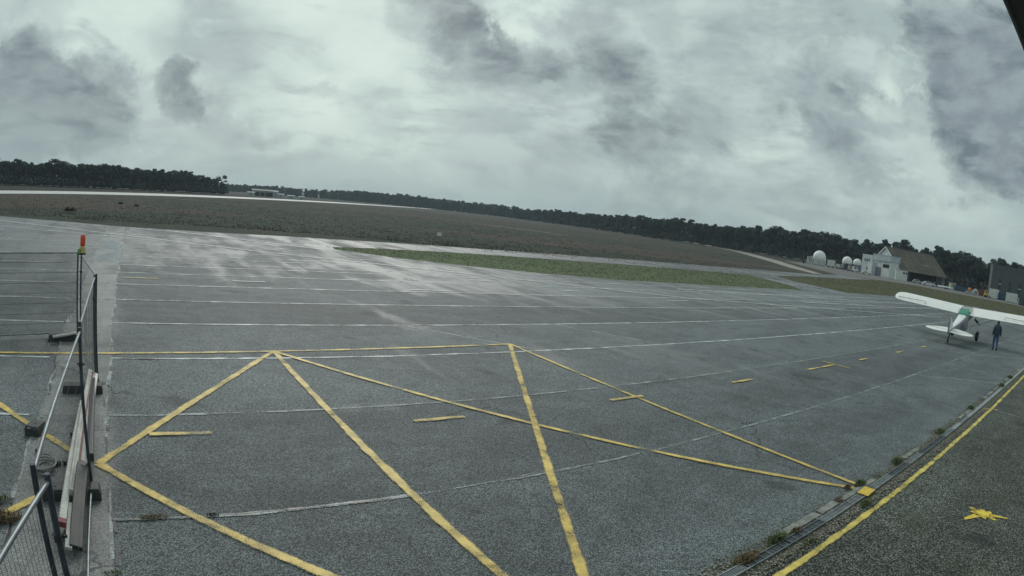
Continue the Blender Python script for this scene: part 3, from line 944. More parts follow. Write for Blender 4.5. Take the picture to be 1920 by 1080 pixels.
# ================================================================== temporary fence
M_POST = mat('fence_tube_dark', (0.060, 0.078, 0.098), 0.45, 0.4, 0.25, 6.0)  # same tube steel as the rails, kept darker without their sky brightness
M_RAIL = mat('fence_tube_skylit', (0.19, 0.215, 0.23), 0.45, 0.6, 0.25, 6.0)  # paler than the posts: the sky's reflection is put into the colour
M_WIRE = mat('fence_wire', (0.04, 0.048, 0.056), 0.5, 0.2, 0.2, 6.0)
M_FOOT = mat('fence_foot_rubber', (0.040, 0.045, 0.046), 0.6, 0, 0.35, 7.0, bump=0.006, bump_scale=25)
M_CLAMP = mat('clamp_steel', (0.06, 0.065, 0.07), 0.45, 0.5, 0.3, 20)


def fence_panel(a, b, label, top=1.97, clamp=True, z0=0.10, pitch=0.055, wr=0.0014):
    a, b = Vector((a[0], a[1], 0)), Vector((b[0], b[1], 0))
    L = (b - a).length
    o = thing('mesh_fence', label, 'fence', a, math.atan2(b.y - a.y, b.x - a.x), 'temporary mesh fence panels')
    for x in (0.0, L):
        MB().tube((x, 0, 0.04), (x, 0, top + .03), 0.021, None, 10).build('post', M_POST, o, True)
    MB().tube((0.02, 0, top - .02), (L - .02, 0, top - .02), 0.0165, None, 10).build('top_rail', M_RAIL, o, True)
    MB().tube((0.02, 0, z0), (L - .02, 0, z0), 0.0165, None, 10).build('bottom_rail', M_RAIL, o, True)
    wm = MB()
    n_ = int(L / pitch)
    for i in range(1, n_):
        x = L * i / n_
        wm.tube((x, 0, z0), (x, 0, top - .02), wr, None, 3, 0, False)
    for i in range(1, 8):
        z = z0 + (top - z0) * i / 8
        wm.tube((0, 0.003, z), (L, 0.003, z), wr * 1.2, None, 3, 0, False)
    wo = wm.build('wire_mesh', M_WIRE, o)
    wo['kind'] = 'stuff'
    if clamp:
        c = MB()
        c.box((-.03, 0, top * .80), (.11, .05, .05))
        c.tube((-.03, -.05, top * .80), (-.03, .05, top * .80), .012, None, 6)
        c.build('clamp', M_CLAMP, o)
    return o


A1, A2, B_, C_, C2, D_, E_ = (-1.18, 15.26), (-1.06, 14.80), (-0.53, 11.47), (-0.55, 7.51), (-0.53, 7.20), (-0.64, 3.55), (-0.53, 3.42)
fence_panel((-4.55, 14.33), A1, 'mesh fence panel at the left edge, set square to the others', clamp=False, pitch=.0275, wr=.0045)
fence_panel(A2, (-0.52, 11.52), 'farthest panel of the fence line, ending below the red lamp', pitch=.11)
fence_panel((-0.55, 11.40), C_, 'second fence panel from the red lamp, running towards the camera', pitch=.11)
fence_panel(C2, D_, 'third fence panel from the red lamp, over the stacked barrier boards')
fence_panel(E_, (-1.38, 0.06), 'nearest fence panel in the bottom left corner, turned outwards')
fence_panel((-4.68, 14.29), (-8.0, 13.3), 'mesh fence panel almost wholly beyond the left edge', clamp=True)


def foot(x, y, rz, label, lx=0.78, ly=0.26):
    b = MB()
    b.loft([[(sx * (lx / 2 - i_), sy * (ly / 2 - i_ * .6), z) for sx, sy in ((-1, -1), (1, -1), (1, 1), (-1, 1))] for z, i_ in ((0.0, 0.0), (0.10, .005), (0.145, .03))])
    o = thing('ballast_block', label, 'ballast block', (x, y, 0.005), rz, 'moulded fence feet')
    b.build('block', M_FOOT, o, bevel=.006)
    for sx in (-.22, 0, .22):
        MB().lathe((sx, 0, 0.1455), [(.032, 0), (.032, .004), (.022, .004), (.022, .002)], 10).build('post_hole', M_CLAMP, o)
    return o


foot(-1.52, 14.85, 0.1, 'dark fence foot carrying the plank, under the red lamp post')
foot(-0.80, 11.05, 0.02, 'dark fence foot at the far end of the barrier boards')
foot(-0.80, 7.05, 0.03, 'dark fence foot under the near end of the barrier boards')
foot(-1.50, 9.1, 1.2, 'dark fence foot with a pale top, standing apart left of the fence', .34, .26)
foot(-0.62, 3.48, 0.0, 'fence foot under the nearest fence posts at the bottom edge')

# plank on the far foot
M_PLANK = mat('bleached_plank', (0.33, 0.34, 0.31), 0.8, 0, 0.25, 6, aniso=(1, 8, 8))
pk = MB().box((0, 0, .02), (0.62, 0.16, .035)).build('plank', M_PLANK, bevel=.004)
pk.location = (-1.46, 14.62, 0.155)
pk.rotation_euler = (0, -0.12, 0.25)
tag(pk, 'short bleached plank with holes on the fence foot below the lamp', 'plank')
for i in range(5):
    h = MB().lathe((-.24 + .12 * i, 0, .038), [(.018, 0), (.018, .002), (.002, .002)], 8).build('hole', M_CLAMP, pk)

# stacked barrier boards leaning along the fence
M_BWHITE = mat('barrier_white', (0.60, 0.60, 0.56), 0.6, 0, 0.2, 5)
M_BRED = mat('barrier_red', (0.20, 0.035, 0.03), 0.55, 0, 0.3, 5)
M_BDARK = mat('barrier_dark', (0.035, 0.038, 0.04), 0.5, 0, 0.3, 5)
M_BGREEN = mat('dark_green_plastic', (0.016, 0.026, 0.024), 0.45, 0, 0.25, 4)


def board(p0, p1, w_, th, tilt, label, stripe=None, end=True):
    p0, p1 = Vector(p0), Vector(p1)
    d = p1 - p0
    L = d.length
    o = thing('barrier_board', label, 'barrier board', p0, math.atan2(d.y, d.x), 'red and white barrier boards')
    R_ = Matrix.Rotation(-math.asin(d.z / L), 4, 'Y') @ Matrix.Rotation(tilt, 4, 'X')
    MB().box((L / 2, 0, 0), (L, w_, th)).xf(R_).build('board', M_BWHITE, o, bevel=.004)
    if stripe:
        MB().box((L / 2, stripe * w_, th / 2 + .002), (L * .97, w_ * .16, .006)).xf(R_).build('red_stripe', M_BRED, o)
        MB().box((L / 2, -w_ * .5 - .006, 0), (L * .99, .012, th * .8)).xf(R_).build('dark_edge', M_BDARK, o)
    if end:
        MB().box((-.01, 0, .004), (.10, w_ * 1.08, th * 1.3)).xf(R_).build('end_cap', M_BRED, o, bevel=.004)
    return o


board((-0.86, 6.05, .21), (-0.74, 9.9, .21), .09, .05, .25, 'leftmost barrier board, narrow and white with a dark red end', None)
board((-0.70, 6.65, .24), (-0.60, 11.4, .26), .20, .04, .5, 'widest barrier board, white with a long red stripe', .05, False)
board((-0.80, 6.70, .205), (-0.68, 10.6, .21), .10, .03, .15, 'white barrier board with a dark edge, second from the left', -.3, False)
board((-0.80, 5.7, .10), (-0.76, 6.5, .19), .085, .035, .2, 'short white barrier board end sticking out nearest the camera', None, False)
gp = MB()
prof = [(math.cos(t) * .075, math.sin(t) * .075) for t in [math.pi * k / 8 for k in range(9)]]
ring = [(-.075, -1.45)] + [(.075, -1.45)] + [(x_, y_) for x_, y_ in prof]
gp.loft([[(x_, y_, -.03) for x_, y_ in ring], [(x_, y_, .03) for x_, y_ in ring]])
go = gp.build('barrier_upright', M_BGREEN, bevel=.006)
go.location = (-0.62, 7.15, 0.36)
go.rotation_euler = (0.20, 0.35, 0.0)
tag(go, 'dark green round-ended plastic barrier upright leaning on the boards', 'barrier')
MB().lathe((0, -.02, .031), [(.02, 0), (.02, .006), (.004, .006)], 10).build('bolt', M_CLAMP, go)
bk = MB().box((0, 0, 0), (.09, 3.3, .12)).build('black_beam', M_BDARK, bevel=.01)
bk.location = (-0.56, 9.35, 0.22)
bk.rotation_euler = (0, 0, 0.015)
tag(bk, 'long black beam lying between the boards and the fence', 'beam')

# clutter left of the fence
M_CABLE = mat('grey_cable', (0.20, 0.22, 0.21), 0.5, 0, 0.3, 10)
cb = MB()
for j in range(4):
    pts = []
    for i in range(25):
        t = 2 * math.pi * i / 24
        rr = .15 + .018 * j + .012 * math.sin(3 * t + j)
        pts.append((math.cos(t) * rr * .8, math.sin(t) * rr * 1.2, .02 + .022 * j + .01 * math.sin(2 * t + j)))
    cb.path(pts, .011, 6)
co_ = cb.build('coiled_cable', M_CABLE, None, True)
co_.location = (-1.22, 7.85, 0.005)
tag(co_, 'loose coil of grey cable on the ground beside the fence', 'cable')
for (x, y, r, lab) in ((-1.05, 7.95, .3, 'small black clamp on the ground next to the cable coil'), (-0.93, 7.98, 1.4, 'small black clamp on the ground against the left barrier board'), (-0.87, 9.0, .9, 'rusty dark clamp lying midway along the left barrier board'), (-1.38, 8.35, .2, 'tiny dark clamp lying behind the cable coil')):
    o = thing('fence_clamp', lab, 'clamp', (x, y, .005), r)
    MB().box((0, 0, .03), (.10, .05, .06)).build('shell', M_CLAMP, o, bevel=.008)
    MB().tube((0, -.05, .035), (0, .05, .035), .014, None, 8).build('bolt', M_CLAMP, o)

# hazard lamp on the corner post
M_LENS = mat('red_lens', (0.70, 0.075, 0.025), 0.25, 0, 0.12, 8)
M_LAMPY = mat('lamp_body_yellow', (0.50, 0.42, 0.16), 0.5, 0, 0.15, 8)
lamp = thing('hazard_lamp', 'red hazard lamp with yellow base on top of the corner fence post', 'lamp', (A2[0] + .02, A2[1], 2.0), 0.6)
MB().box((0, 0, .07), (.14, .09, .14)).build('battery_case', M_LAMPY, lamp, bevel=.012)
MB().lathe((0, 0, .15), [(.045, 0), (.062, .02), (.064, .22), (.05, .255), (.01, .26)], 14).build('lens', M_LENS, lamp, True)
MB().tube((-.10, 0, -.02), (.10, 0, -.02), .022, None, 8).build('bracket', M_CLAMP, lamp)
MB().box((-.10, 0, .04), (.03, .06, .10)).build('handle', mat('lamp_green', (.12, .35, .12), .5), lamp)

# ================================================================== building behind the camera: its eave shows in the top right corner
M_EAVE = mat('eave_dark', (0.018, 0.019, 0.024), 0.55, 0, 0.3, 5)
bld = thing('service_building', 'black roof eave of the nearest building, cutting across the top right corner', 'building', (0, -2.0, 0))
MB().box((-1.5, -.9, 2.3), (12.0, 4.0, 4.6)).build('wall', mat('service_wall', (0.42, 0.43, 0.41), 0.85, 0, 0.12, 0.8), bld)
MB().box((-1.2, .14, 4.70), (13.4, 4.38, 0.20)).build('roof_eave', M_EAVE, bld)
MB().tube((-7.9, 2.335, 4.60), (5.5, 2.335, 4.60), .012, None, 8).build('drip_edge', M_CLAMP, bld, True)
MB().box((-.02, 1.55, 3.72), (.06, .9, .06)).build('bracket_arm', M_STEELD, bld)

# ================================================================== light aircraft
M_PW = mat('aircraft_white', (0.76, 0.78, 0.76), 0.32, 0, 0.04, 2.0)
M_PG = mat('aircraft_grey', (0.22, 0.225, 0.27), 0.4, 0, 0.08, 2.0)
M_PGREEN = mat('green_skylight', (0.02, 0.22, 0.15), 0.15, 0, 0.1, 2.0)
M_PTAN = mat('tinted_panel', (0.36, 0.34, 0.33), 0.3, 0, 0.1, 2.0)
M_GLASS = mat('dark_cabin_glass', (0.015, 0.02, 0.024), 0.08, 0, 0.2, 2.0)
M_TYRE = mat('tyre_rubber', (0.018, 0.018, 0.020), 0.75, 0, 0.3, 8)
M_BLK = mat('black_metal', (0.016, 0.016, 0.018), 0.4, 0.2, 0.3, 6)
M_GAP = mat('panel_gap', (0.10, 0.10, 0.10), 0.6, 0, 0.2, 8)
M_REG = mat('registration_paint', (0.025, 0.028, 0.035), 0.4, 0, 0.1, 4)
PHI = math.radians(10.5)
plane = thing('light_aircraft', 'white high-wing tailwheel light aircraft with green cabin skylight', 'aircraft', (42.4, 8.72, 0.03), 0.0)
plane.rotation_euler = (0, -PHI, math.radians(0.5))


def rrect(x, zc, hw, hh_, n_=20, p_=4.5):
    pts = []
    for k_ in range(n_):
        t = 2 * math.pi * k_ / n_
        c, s = math.cos(t), math.sin(t)
        pts.append((x, math.copysign(abs(c) ** (2 / p_), c) * hw, zc + math.copysign(abs(s) ** (2 / p_), s) * hh_))
    return pts


st = [(.85, 1.25, .38, .40), (.45, 1.28, .39, .44), (.2, 1.36, .39, .57), (-1.2, 1.37, .385, .57), (-1.6, 1.37, .36, .51), (-2.2, 1.40, .32, .42), (-3.2, 1.47, .24, .29), (-4.3, 1.55, .13, .19), (-5.25, 1.62, .035, .12)]
fus = MB().loft([rrect(*s_) for s_ in st]).build('fuselage', [M_PW, M_PG], plane, True)
for p_ in fus.data.polygons:
    if abs(p_.normal.y) > .75 and p_.center.x < -.6:
        p_.material_index = 1
MB().loft([rrect(*s_, 16, 2.6) for s_ in ((1.62, 1.22, .18, .18), (1.5, 1.22, .33, .32), (1.2, 1.23, .39, .385), (.852, 1.25, .388, .405))]).build('cowling', M_PW, plane, True)
ws = MB()
ws.poly([(.47, -.34, 1.62), (.47, .34, 1.62), (.10, .33, 1.945), (.10, -.33, 1.945)])
ws.build('windshield', M_GLASS, plane)
for sy in (-1, 1):
    for (xa, xb, za, zb) in ((-.42, .25, 1.46, 1.82), (-1.15, -.47, 1.46, 1.84)):
        MB().box(((xa + xb) / 2, sy * .388, (za + zb) / 2), (xb - xa, .012, zb - za)).build('side_window', M_GLASS, plane)
# skylight between the wings
sk = MB()
sk.loft([rrect(x_, z_, .37, .02, 12, 4) for x_, z_ in ((-.62, 2.065), (-1.28, 1.985), (-1.55, 1.90))])
sk.build('skylight', M_PGREEN, plane, True)
MB().loft([rrect(x_, z_, .37, .02, 12, 4) for x_, z_ in ((.30, 1.99), (.0, 2.075), (-.60, 2.072))]).build('roof_panel', M_PTAN, plane, True)


def airfoil(chord, th, x_le, y, z, n_=9, inc=0.085):
    up_, lo_ = [], []
    for k_ in range(n_):
        t = (1 - math.cos(math.pi * k_ / (n_ - 1))) / 2
        yt = th * chord * 5 * (.2969 * math.sqrt(t) - .126 * t - .3516 * t * t + .2843 * t ** 3 - .1015 * t ** 4)
        up_.append((x_le - t * chord, y, z + yt * 1.35 - t * chord * inc))
        lo_.append((x_le - t * chord, y, z - yt * .35 - t * chord * inc))
    return up_ + lo_[::-1][1:-1]


for s in (-1, 1):
    rings = []
    for (yy, ch, le) in ((.375, 1.6, .35), (2.5, 1.6, .35), (4.5, 1.6, .35), (4.85, 1.57, .34), (5.1, 1.42, .26), (5.26, 1.1, .10), (5.34, .6, -.15), (5.36, .2, -.35)):
        rings.append(airfoil(ch, .12 if ch > 1 else .10, le, s * yy, 1.97 + yy * .032))
    if s < 0:
        rings = rings[::-1]
    wg = MB().loft(rings).build('wing', M_PW, plane, True)
    ai = MB()
    for (ya, yb) in ((2.95, 4.95),):
        za, zb = 1.97 + ya * .032, 1.97 + yb * .032
        ai.box((-.92, s * (ya + yb) / 2, (za + zb) / 2 + .018), (.022, yb - ya, .02))
        ai.box((-1.09, s * ya, za - .018), (.34, .022, .02))
        ai.box((-1.09, s * yb, zb - .018), (.34, .022, .02))
    ai.build('aileron_gap', M_GAP, wg)
    for yy in (3.6, 4.2):
        MB().box((-.90, s * yy, 1.97 + yy * .032 + .04), (.10, .03, .03)).build('hinge', M_GAP, wg)
    rib = MB()
    rib.box((-.45, s * .40, 2.075), (1.55, .05, .03))
    rib.build('root_fairing', mat('fairing_cream', (.66, .68, .60), .4), wg)
    for xl_ in (.18, -.75):
        MB().tube((.10 if xl_ > 0 else -.05, s * .38, .86), (xl_, s * 2.75, 1.95 + 2.75 * .032), .022, None, 8).build('wing_strut', M_PW, plane, True)
    # landing gear
    R0 = .32
    wc = Vector((R0 * math.sin(PHI), s * .93, R0 * math.cos(PHI)))
    wl = MB()
    ax = Vector((0, 1, 0))
    rg = []
    for (yo, rr) in ((-.10, .15), (-.105, .24), (-.07, R0 - .02), (0, R0), (.07, R0 - .02), (.105, .24), (.10, .15)):
        rg.append([(wc.x + rr * math.cos(t), wc.y + yo, wc.z + rr * math.sin(t)) for t in [2 * math.pi * k_ / 20 for k_ in range(20)]])
    wl.loft(rg)
    wo = wl.build('main_wheel', M_TYRE, plane, True)
    MB().tube(wc + ax * -.108, wc + ax * .108, .10, None, 12).build('hub', M_PG, wo, True)
    lg = MB()
    for xx in (.40, -.30):
        lg.tube((xx, s * .30, .88), wc + Vector((0, -s * .09, .02)), .028, .022, 8)
    lg.tube((.05, 0, .70), wc + Vector((0, -s * .09, .02)), .016, None, 8)
    lg.build('gear_leg', M_PW, plane, True)
    # tailplane
    rings = []
    for (yy, le, te) in ((.03, -4.25, -5.30), (.4, -4.32, -5.40), (.9, -4.48, -5.42), (1.3, -4.68, -5.34), (1.52, -4.86, -5.22), (1.6, -4.98, -5.10)):
        n_ = 8
        c_, h_ = (le + te) / 2, (le - te) / 2
        rings.append([(c_ + h_ * math.cos(t), s * yy, 1.63 + .022 * math.sin(t)) for t in [2 * math.pi * k_ / n_ for k_ in range(n_)]])
    if s < 0:
        rings = rings[::-1]
    tp = MB().loft(rings).build('tailplane', M_PW, plane, True)
    MB().box((-4.88, s * .72, 1.654), (.02, 1.25, .006)).build('elevator_gap', M_GAP, tp)
# fin and rudder
fo = [(-4.15, 1.72), (-4.75, 2.20), (-4.98, 2.42), (-5.12, 2.48), (-5.12, 1.60)]
MB().loft([[(x_, -.022, z_) for x_, z_ in fo], [(x_, .022, z_) for x_, z_ in fo]]).build('fin', M_PW, plane, bevel=.01)
ro = [(-5.14, 2.48), (-5.34, 2.44), (-5.50, 2.23), (-5.56, 1.93), (-5.48, 1.62), (-5.30, 1.48), (-5.14, 1.48)]
MB().loft([[(x_, -.02, z_) for x_, z_ in ro], [(x_, .02, z_) for x_, z_ in ro]]).build('rudder', M_PG, plane, bevel=.01)
tw = MB()
tw.tube((-5.12, -.035, 1.065), (-5.12, .035, 1.065), .115, None, 14)
tw.tube((-5.12, 0, 1.20), (-5.12, 0, 1.07), .045, .03, 8)
tw.build('tail_wheel', M_TYRE, plane, True)
tail_leg = MB().tube((-4.75, 0, 1.46), (-5.12, 0, 1.15), .05, .035, 8).build('tail_spring', M_BLK, plane, True)
# propeller
pr = MB()
pr.lathe((0, 0, 0), [(.12, -.06), (.11, .05), (.06, .13), (.005, .17)], 12)
pr.xf(Matrix.Translation((1.68, 0, 1.22)) @ Matrix.Rotation(math.pi / 2, 4, 'Y'))
po = pr.build('spinner', M_BLK, plane, True)
for a in (math.radians(-38), math.radians(142)):
    d = Vector((0, -math.cos(a), math.sin(a)))
    c0_, n0 = Vector((1.70, 0, 1.22)), Vector((0, math.sin(a), math.cos(a)))
    rings = []
    for (r_, w__, tw_) in ((.08, .05, .9), (.35, .085, .6), (.65, .08, .4), (.88, .055, .3), (.94, .02, .3)):
        ctr = c0_ + d * r_
        e1_ = (n0 * math.cos(tw_) + Vector((1, 0, 0)) * math.sin(tw_)) * w__
        e2_ = (Vector((1, 0, 0)) * math.cos(tw_) - n0 * math.sin(tw_)) * .012
        rings.append([ctr + e1_, ctr + e2_, ctr - e1_, ctr - e2_])
    MB().loft(rings).build('propeller_blade', M_BLK, plane, True)
ex = MB().tube((.9, -.2, .84), (.55, -.22, .74), .035, None, 8).build('exhaust', M_BLK, plane, True)
an = MB().tube((-1.9, 0, 1.78), (-2.15, 0, 2.15), .008, .004, 6).build('antenna', M_BLK, plane)
# registration letters on the right side of the fuselage
for s in (-1, 1):
    cu = bpy.data.curves.new('registration', 'FONT')
    cu.body = 'F-LIJ'
    cu.size = .62
    cu.extrude = .004
    cu.align_x = 'CENTER'
    cu.align_y = 'CENTER'
    cu.materials.append(M_REG)
    tmp = bpy.data.objects.new('registration_text', cu)
    COL.objects.link(tmp)
    me_ = bpy.data.meshes.new_from_object(tmp.evaluated_get(bpy.context.evaluated_depsgraph_get()))
    bpy.data.objects.remove(tmp)
    ro_ = bpy.data.objects.new('registration', me_)
    COL.objects.link(ro_)
    ro_.parent = plane
    ang = math.atan2(.385 - .24, 2.0) * 1.0
    ro_.location = (-2.35, s * .330, 1.40)
    ro_.rotation_euler = (math.pi / 2, 0, (ang if s < 0 else math.pi - ang))

# ================================================================== person walking past the right wheel
M_SKIN = mat('skin', (0.42, 0.27, 0.20), 0.55, 0, 0.08, 8)
M_JACKET = mat('navy_jacket', (0.028, 0.055, 0.088), 0.8, 0, 0.25, 14, bump=.01, bump_scale=18)
M_JEANS = mat('blue_jeans', (0.045, 0.082, 0.185), 0.85, 0, 0.25, 14, bump=.006, bump_scale=30)
M_SHOE = mat('dark_shoes', (0.014, 0.013, 0.012), 0.6, 0, 0.2, 10)
M_HAIR = mat('dark_hair', (0.020, 0.017, 0.014), 0.6, 0, 0.3, 25)


def skin_mesh(verts, edges, radii, root, sub=2):
    me = bpy.data.meshes.new('skin_tmp')
    me.from_pydata(verts, edges, [])
    o = bpy.data.objects.new('skin_tmp', me)
    COL.objects.link(o)
    md = o.modifiers.new('skin', 'SKIN')
    sv = me.skin_vertices[0].data if me.skin_vertices else None
    if sv is None:
        bpy.context.view_layer.objects.active = o
        bpy.ops.mesh.customdata_skin_add()
        sv = me.skin_vertices[0].data
    for i_, r_ in enumerate(radii):
        sv[i_].radius = r_ if isinstance(r_, tuple) else (r_, r_)
        sv[i_].use_root = (i_ == root)
    md.use_smooth_shade = True
    s2 = o.modifiers.new('sub', 'SUBSURF')
    s2.levels = s2.render_levels = sub
    dg = bpy.context.evaluated_depsgraph_get()
    ev = o.evaluated_get(dg)
    res = bpy.data.meshes.new_from_object(ev)
    bpy.data.objects.remove(o)
    return res


# local axes: x forward (the way the person walks), y left, z up
V_ = [(0, 0, .94), (0, 0, 1.10), (.01, 0, 1.28), (.02, 0, 1.43), (.03, 0, 1.52), (.045, 0, 1.60), (.05, 0, 1.68), (.04, 0, 1.745),
      (0, .10, .90), (.10, .11, .50), (.02, .11, .12), (.0, .11, .05), (.16, .12, .035),
      (0, -.10, .90), (-.02, -.11, .50), (-.22, -.11, .14), (-.25, -.11, .07), (-.11, -.12, .035),
      (.02, .19, 1.41), (-.03, .25, 1.15), (.05, .27, .90), (.08, .27, .83),
      (.02, -.19, 1.41), (-.02, -.25, 1.15), (.03, -.27, .90), (.06, -.27, .83)]
E_d = [(0, 1), (1, 2), (2, 3), (3, 4), (4, 5), (5, 6), (6, 7), (0, 8), (8, 9), (9, 10), (10, 11), (11, 12), (0, 13), (13, 14), (14, 15), (15, 16), (16, 17), (3, 18), (18, 19), (19, 20), (20, 21), (3, 22), (22, 23), (23, 24), (24, 25)]
Rd = [(.17, .20), (.165, .20), (.175, .215), (.14, .16), .066, .085, .10, .06, .115, .088, .068, .055, .045, .115, .088, .068, .055, .045, .088, .074, .056, .042, .088, .074, .056, .042]
person = thing('person', 'person in navy jacket and blue jeans walking beside the aircraft, seen from behind', 'person', (39.1, 5.85, .02), math.radians(18))
bm_ = skin_mesh(V_, E_d, Rd, 0)
for m_ in (M_SKIN, M_JACKET, M_JEANS, M_SHOE, M_HAIR):
    bm_.materials.append(m_)
for p_ in bm_.polygons:
    z, x = p_.center.z, p_.center.x
    ay = abs(p_.center.y)
    if z > 1.53:
        p_.material_index = 4 if (z > 1.66 or x < .03) else 0
    elif z > .86 and not (ay > .2 and z < .90):
        p_.material_index = 1
    elif ay > .205 and z < .92:
        p_.material_index = 0
    elif z > .12:
        p_.material_index = 2
    else:
        p_.material_index = 3
bo = bpy.data.objects.new('body', bm_)
COL.objects.link(bo)
bo.parent = person
for s in (-1, 1):
    hx, hz = (.08, .83) if s > 0 else (.06, .83)
    for q, (dx, ln) in enumerate(((.030, .075), (.010, .085), (-.010, .080), (-.030, .062))):
        f_ = MB()
        f_.tube((hx + dx, s * .27, hz - .03), (hx + dx + .012, s * .268, hz - .03 - ln * .6), .0095, .0085, 6)
        f_.tube((hx + dx + .012, s * .268, hz - .03 - ln * .6), (hx + dx + .03, s * .26, hz - .03 - ln), .0085, .007, 6)
        f_.build('finger', M_SKIN, person, True)
    f_ = MB()
    f_.tube((hx + .03, s * .262, hz), (hx + .062, s * .25, hz - .045), .011, .009, 6)
    f_.build('thumb', M_SKIN, person, True)
    MB().lathe((.045, s * .088, 1.625), [(.005, -.028), (.018, -.012), (.02, .012), (.006, .03)], 8).build('ear', M_SKIN, person, True)
MB().lathe((.135, 0, 1.625), [(.004, -.02), (.016, -.012), (.010, .012), (.003, .03)], 8).build('nose', M_SKIN, person, True)

# ================================================================== far buildings and yard
M_WALLW = mat('white_render', (0.58, 0.62, 0.62), 0.8, 0, 0.12, 0.6)
M_WALLG = mat('pale_blue_cladding', (0.40, 0.46, 0.50), 0.6, 0, 0.1, 0.6)
M_DOORG = mat('grey_door', (0.17, 0.19, 0.25), 0.6, 0, 0.15, 0.8)
M_ROOF = mat('fibre_cement_roof', (0.088, 0.077, 0.061), 0.85, 0, 0.3, 0.35, aniso=(1, 0.35, 0.35))
M_ROOF2 = mat('fibre_cement_roof_light', (0.112, 0.098, 0.08), 0.85, 0, 0.3, 0.35)
M_DARK = mat('dark_parts_inner_shade', (0.012, 0.014, 0.018), 0.8, 0, 0.3, 1.0)  # near-black for dark parts, and for shade painted into openings
M_BLUEW = mat('dark_blue_wall', (0.025, 0.04, 0.075), 0.7, 0, 0.25, 0.8)
M_DOME = mat('dome_white', (0.72, 0.75, 0.74), 0.45, 0, 0.06, 0.8)
M_GREENB = mat('grey_green_cladding', (0.070, 0.085, 0.088), 0.7, 0, 0.12, 0.4)
M_WGLASS = mat('window_glass', (0.02, 0.03, 0.035), 0.1, 0, 0.3, 1.0)
M_CONTW = mat('container_white', (0.60, 0.63, 0.60), 0.55, 0, 0.12, 0.9)
M_CONTB = mat('container_blue', (0.028, 0.070, 0.125), 0.55, 0, 0.2, 0.9)
M_ORANGE = mat('orange_paint', (0.42, 0.13, 0.045), 0.5, 0, 0.2, 1.5)
M_RUST = mat('rust_red', (0.17, 0.065, 0.045), 0.8, 0, 0.3, 1.5)
M_YEL = mat('machine_yellow', (0.55, 0.36, 0.05), 0.5, 0, 0.2, 1.5)
M_CARW = mat('car_white', (0.62, 0.64, 0.66), 0.25, 0, 0.05, 1.0)
M_CARS = mat('car_silver', (0.36, 0.38, 0.40), 0.28, 0.3, 0.05, 1.0)
M_TAN = mat('beige_panel', (0.38, 0.36, 0.27), 0.7, 0, 0.15, 1.0)


def local(px, dist):
    p = far(px, dist)
    wv = p.normalized()
    return p, math.atan2(-wv.x, wv.y)


def site(name, px, dist, yaw, label, cat, group=None):
    p, rz = local(px, dist)
    p.z = -.04
    return thing(name, label, cat, p, rz + yaw, group)


# hangar with white annexe
hg = site('hangar', 1687, 262, math.radians(40), 'hangar with huge brown-grey pitched roof and white gable end', 'hangar')
HL, HW, HE, HR = 28.4, 22.0, 4.4, 12.3
b = MB()
b.poly([(0, .2, 0), (0, HW - .2, 0), (0, HW - .2, HE), (0, HW / 2, HR - .25), (0, .2, HE)][::-1])
b.poly([(HL, .2, 0), (HL, HW - .2, 0), (HL, HW - .2, HE), (HL, HW / 2, HR - .25), (HL, .2, HE)])
b.box((HL / 2, HW - .1, HE / 2), (HL, .2, HE))
b.build('wall', M_WALLW, hg)
for k_, (y0, y1) in enumerate(((-.9, HW / 2), (HW + .9, HW / 2))):
    sl = (HR - HE) / (HW / 2)
    rows = 6
    for r_ in range(rows):
        ya, yb = y0 + (y1 - y0) * r_ / rows, y0 + (y1 - y0) * (r_ + 1) / rows
        za, zb = HR - abs(HW / 2 - ya) * sl + .05, HR - abs(HW / 2 - yb) * sl + .05
        lap = .06
        q = MB()
        nx_ = 26
        for c_ in range(nx_):
            xa, xb = -.6 + (HL + 1.2) * c_ / nx_, -.6 + (HL + 1.2) * (c_ + 1) / nx_
            up_ = .035 if c_ % 2 else 0
            q.poly([(xa, ya, za + lap + up_), (xb, ya, za + lap + up_), (xb, yb, zb + up_), (xa, yb, zb + up_)] if k_ == 0 else [(xa, ya, za + lap + up_), (xa, yb, zb + up_), (xb, yb, zb + up_), (xb, ya, za + lap + up_)])
            q.poly([(xa, ya, za - .06), (xb, ya, za - .06), (xb, ya, za + lap + up_), (xa, ya, za + lap + up_)])
        q.build('roof_sheet_row', M_ROOF if r_ not in (2,) else M_ROOF2, hg)
MB().tube((-.6, HW / 2, HR + .12), (HL + .6, HW / 2, HR + .12), .16, None, 8).build('ridge_cap', M_ROOF2, hg)
for (ya, za, yb, zb) in ((-.9, HE - .60, HW / 2, HR + .1), (HW + .9, HE - .6, HW / 2, HR + .1)):
    bb = MB()
    bb.loft([[(-.72, ya, za - .45), (-.62, ya, za - .45), (-.62, ya, za + .1), (-.72, ya, za + .1)], [(-.72, yb, zb - .45), (-.62, yb, zb - .45), (-.62, yb, zb + .1), (-.72, yb, zb + .1)]])
    bb.build('barge_board', M_WALLW, hg)
MB().box((3.2, .1, HE / 2), (6.2, .2, HE)).build('blue_panel', M_BLUEW, hg)
MB().box((HL / 2, 6.0, 2.2), (HL - .6, .2, 4.4)).build('inner_wall', M_DARK, hg)  # near-black backing; shade of the open bay is put into its colour
for x in (6.4, 11.2, 16.0, 20.8, 25.8):
    MB().box((x, .15, HE / 2), (.25, .25, HE)).build('column', M_DARK, hg)

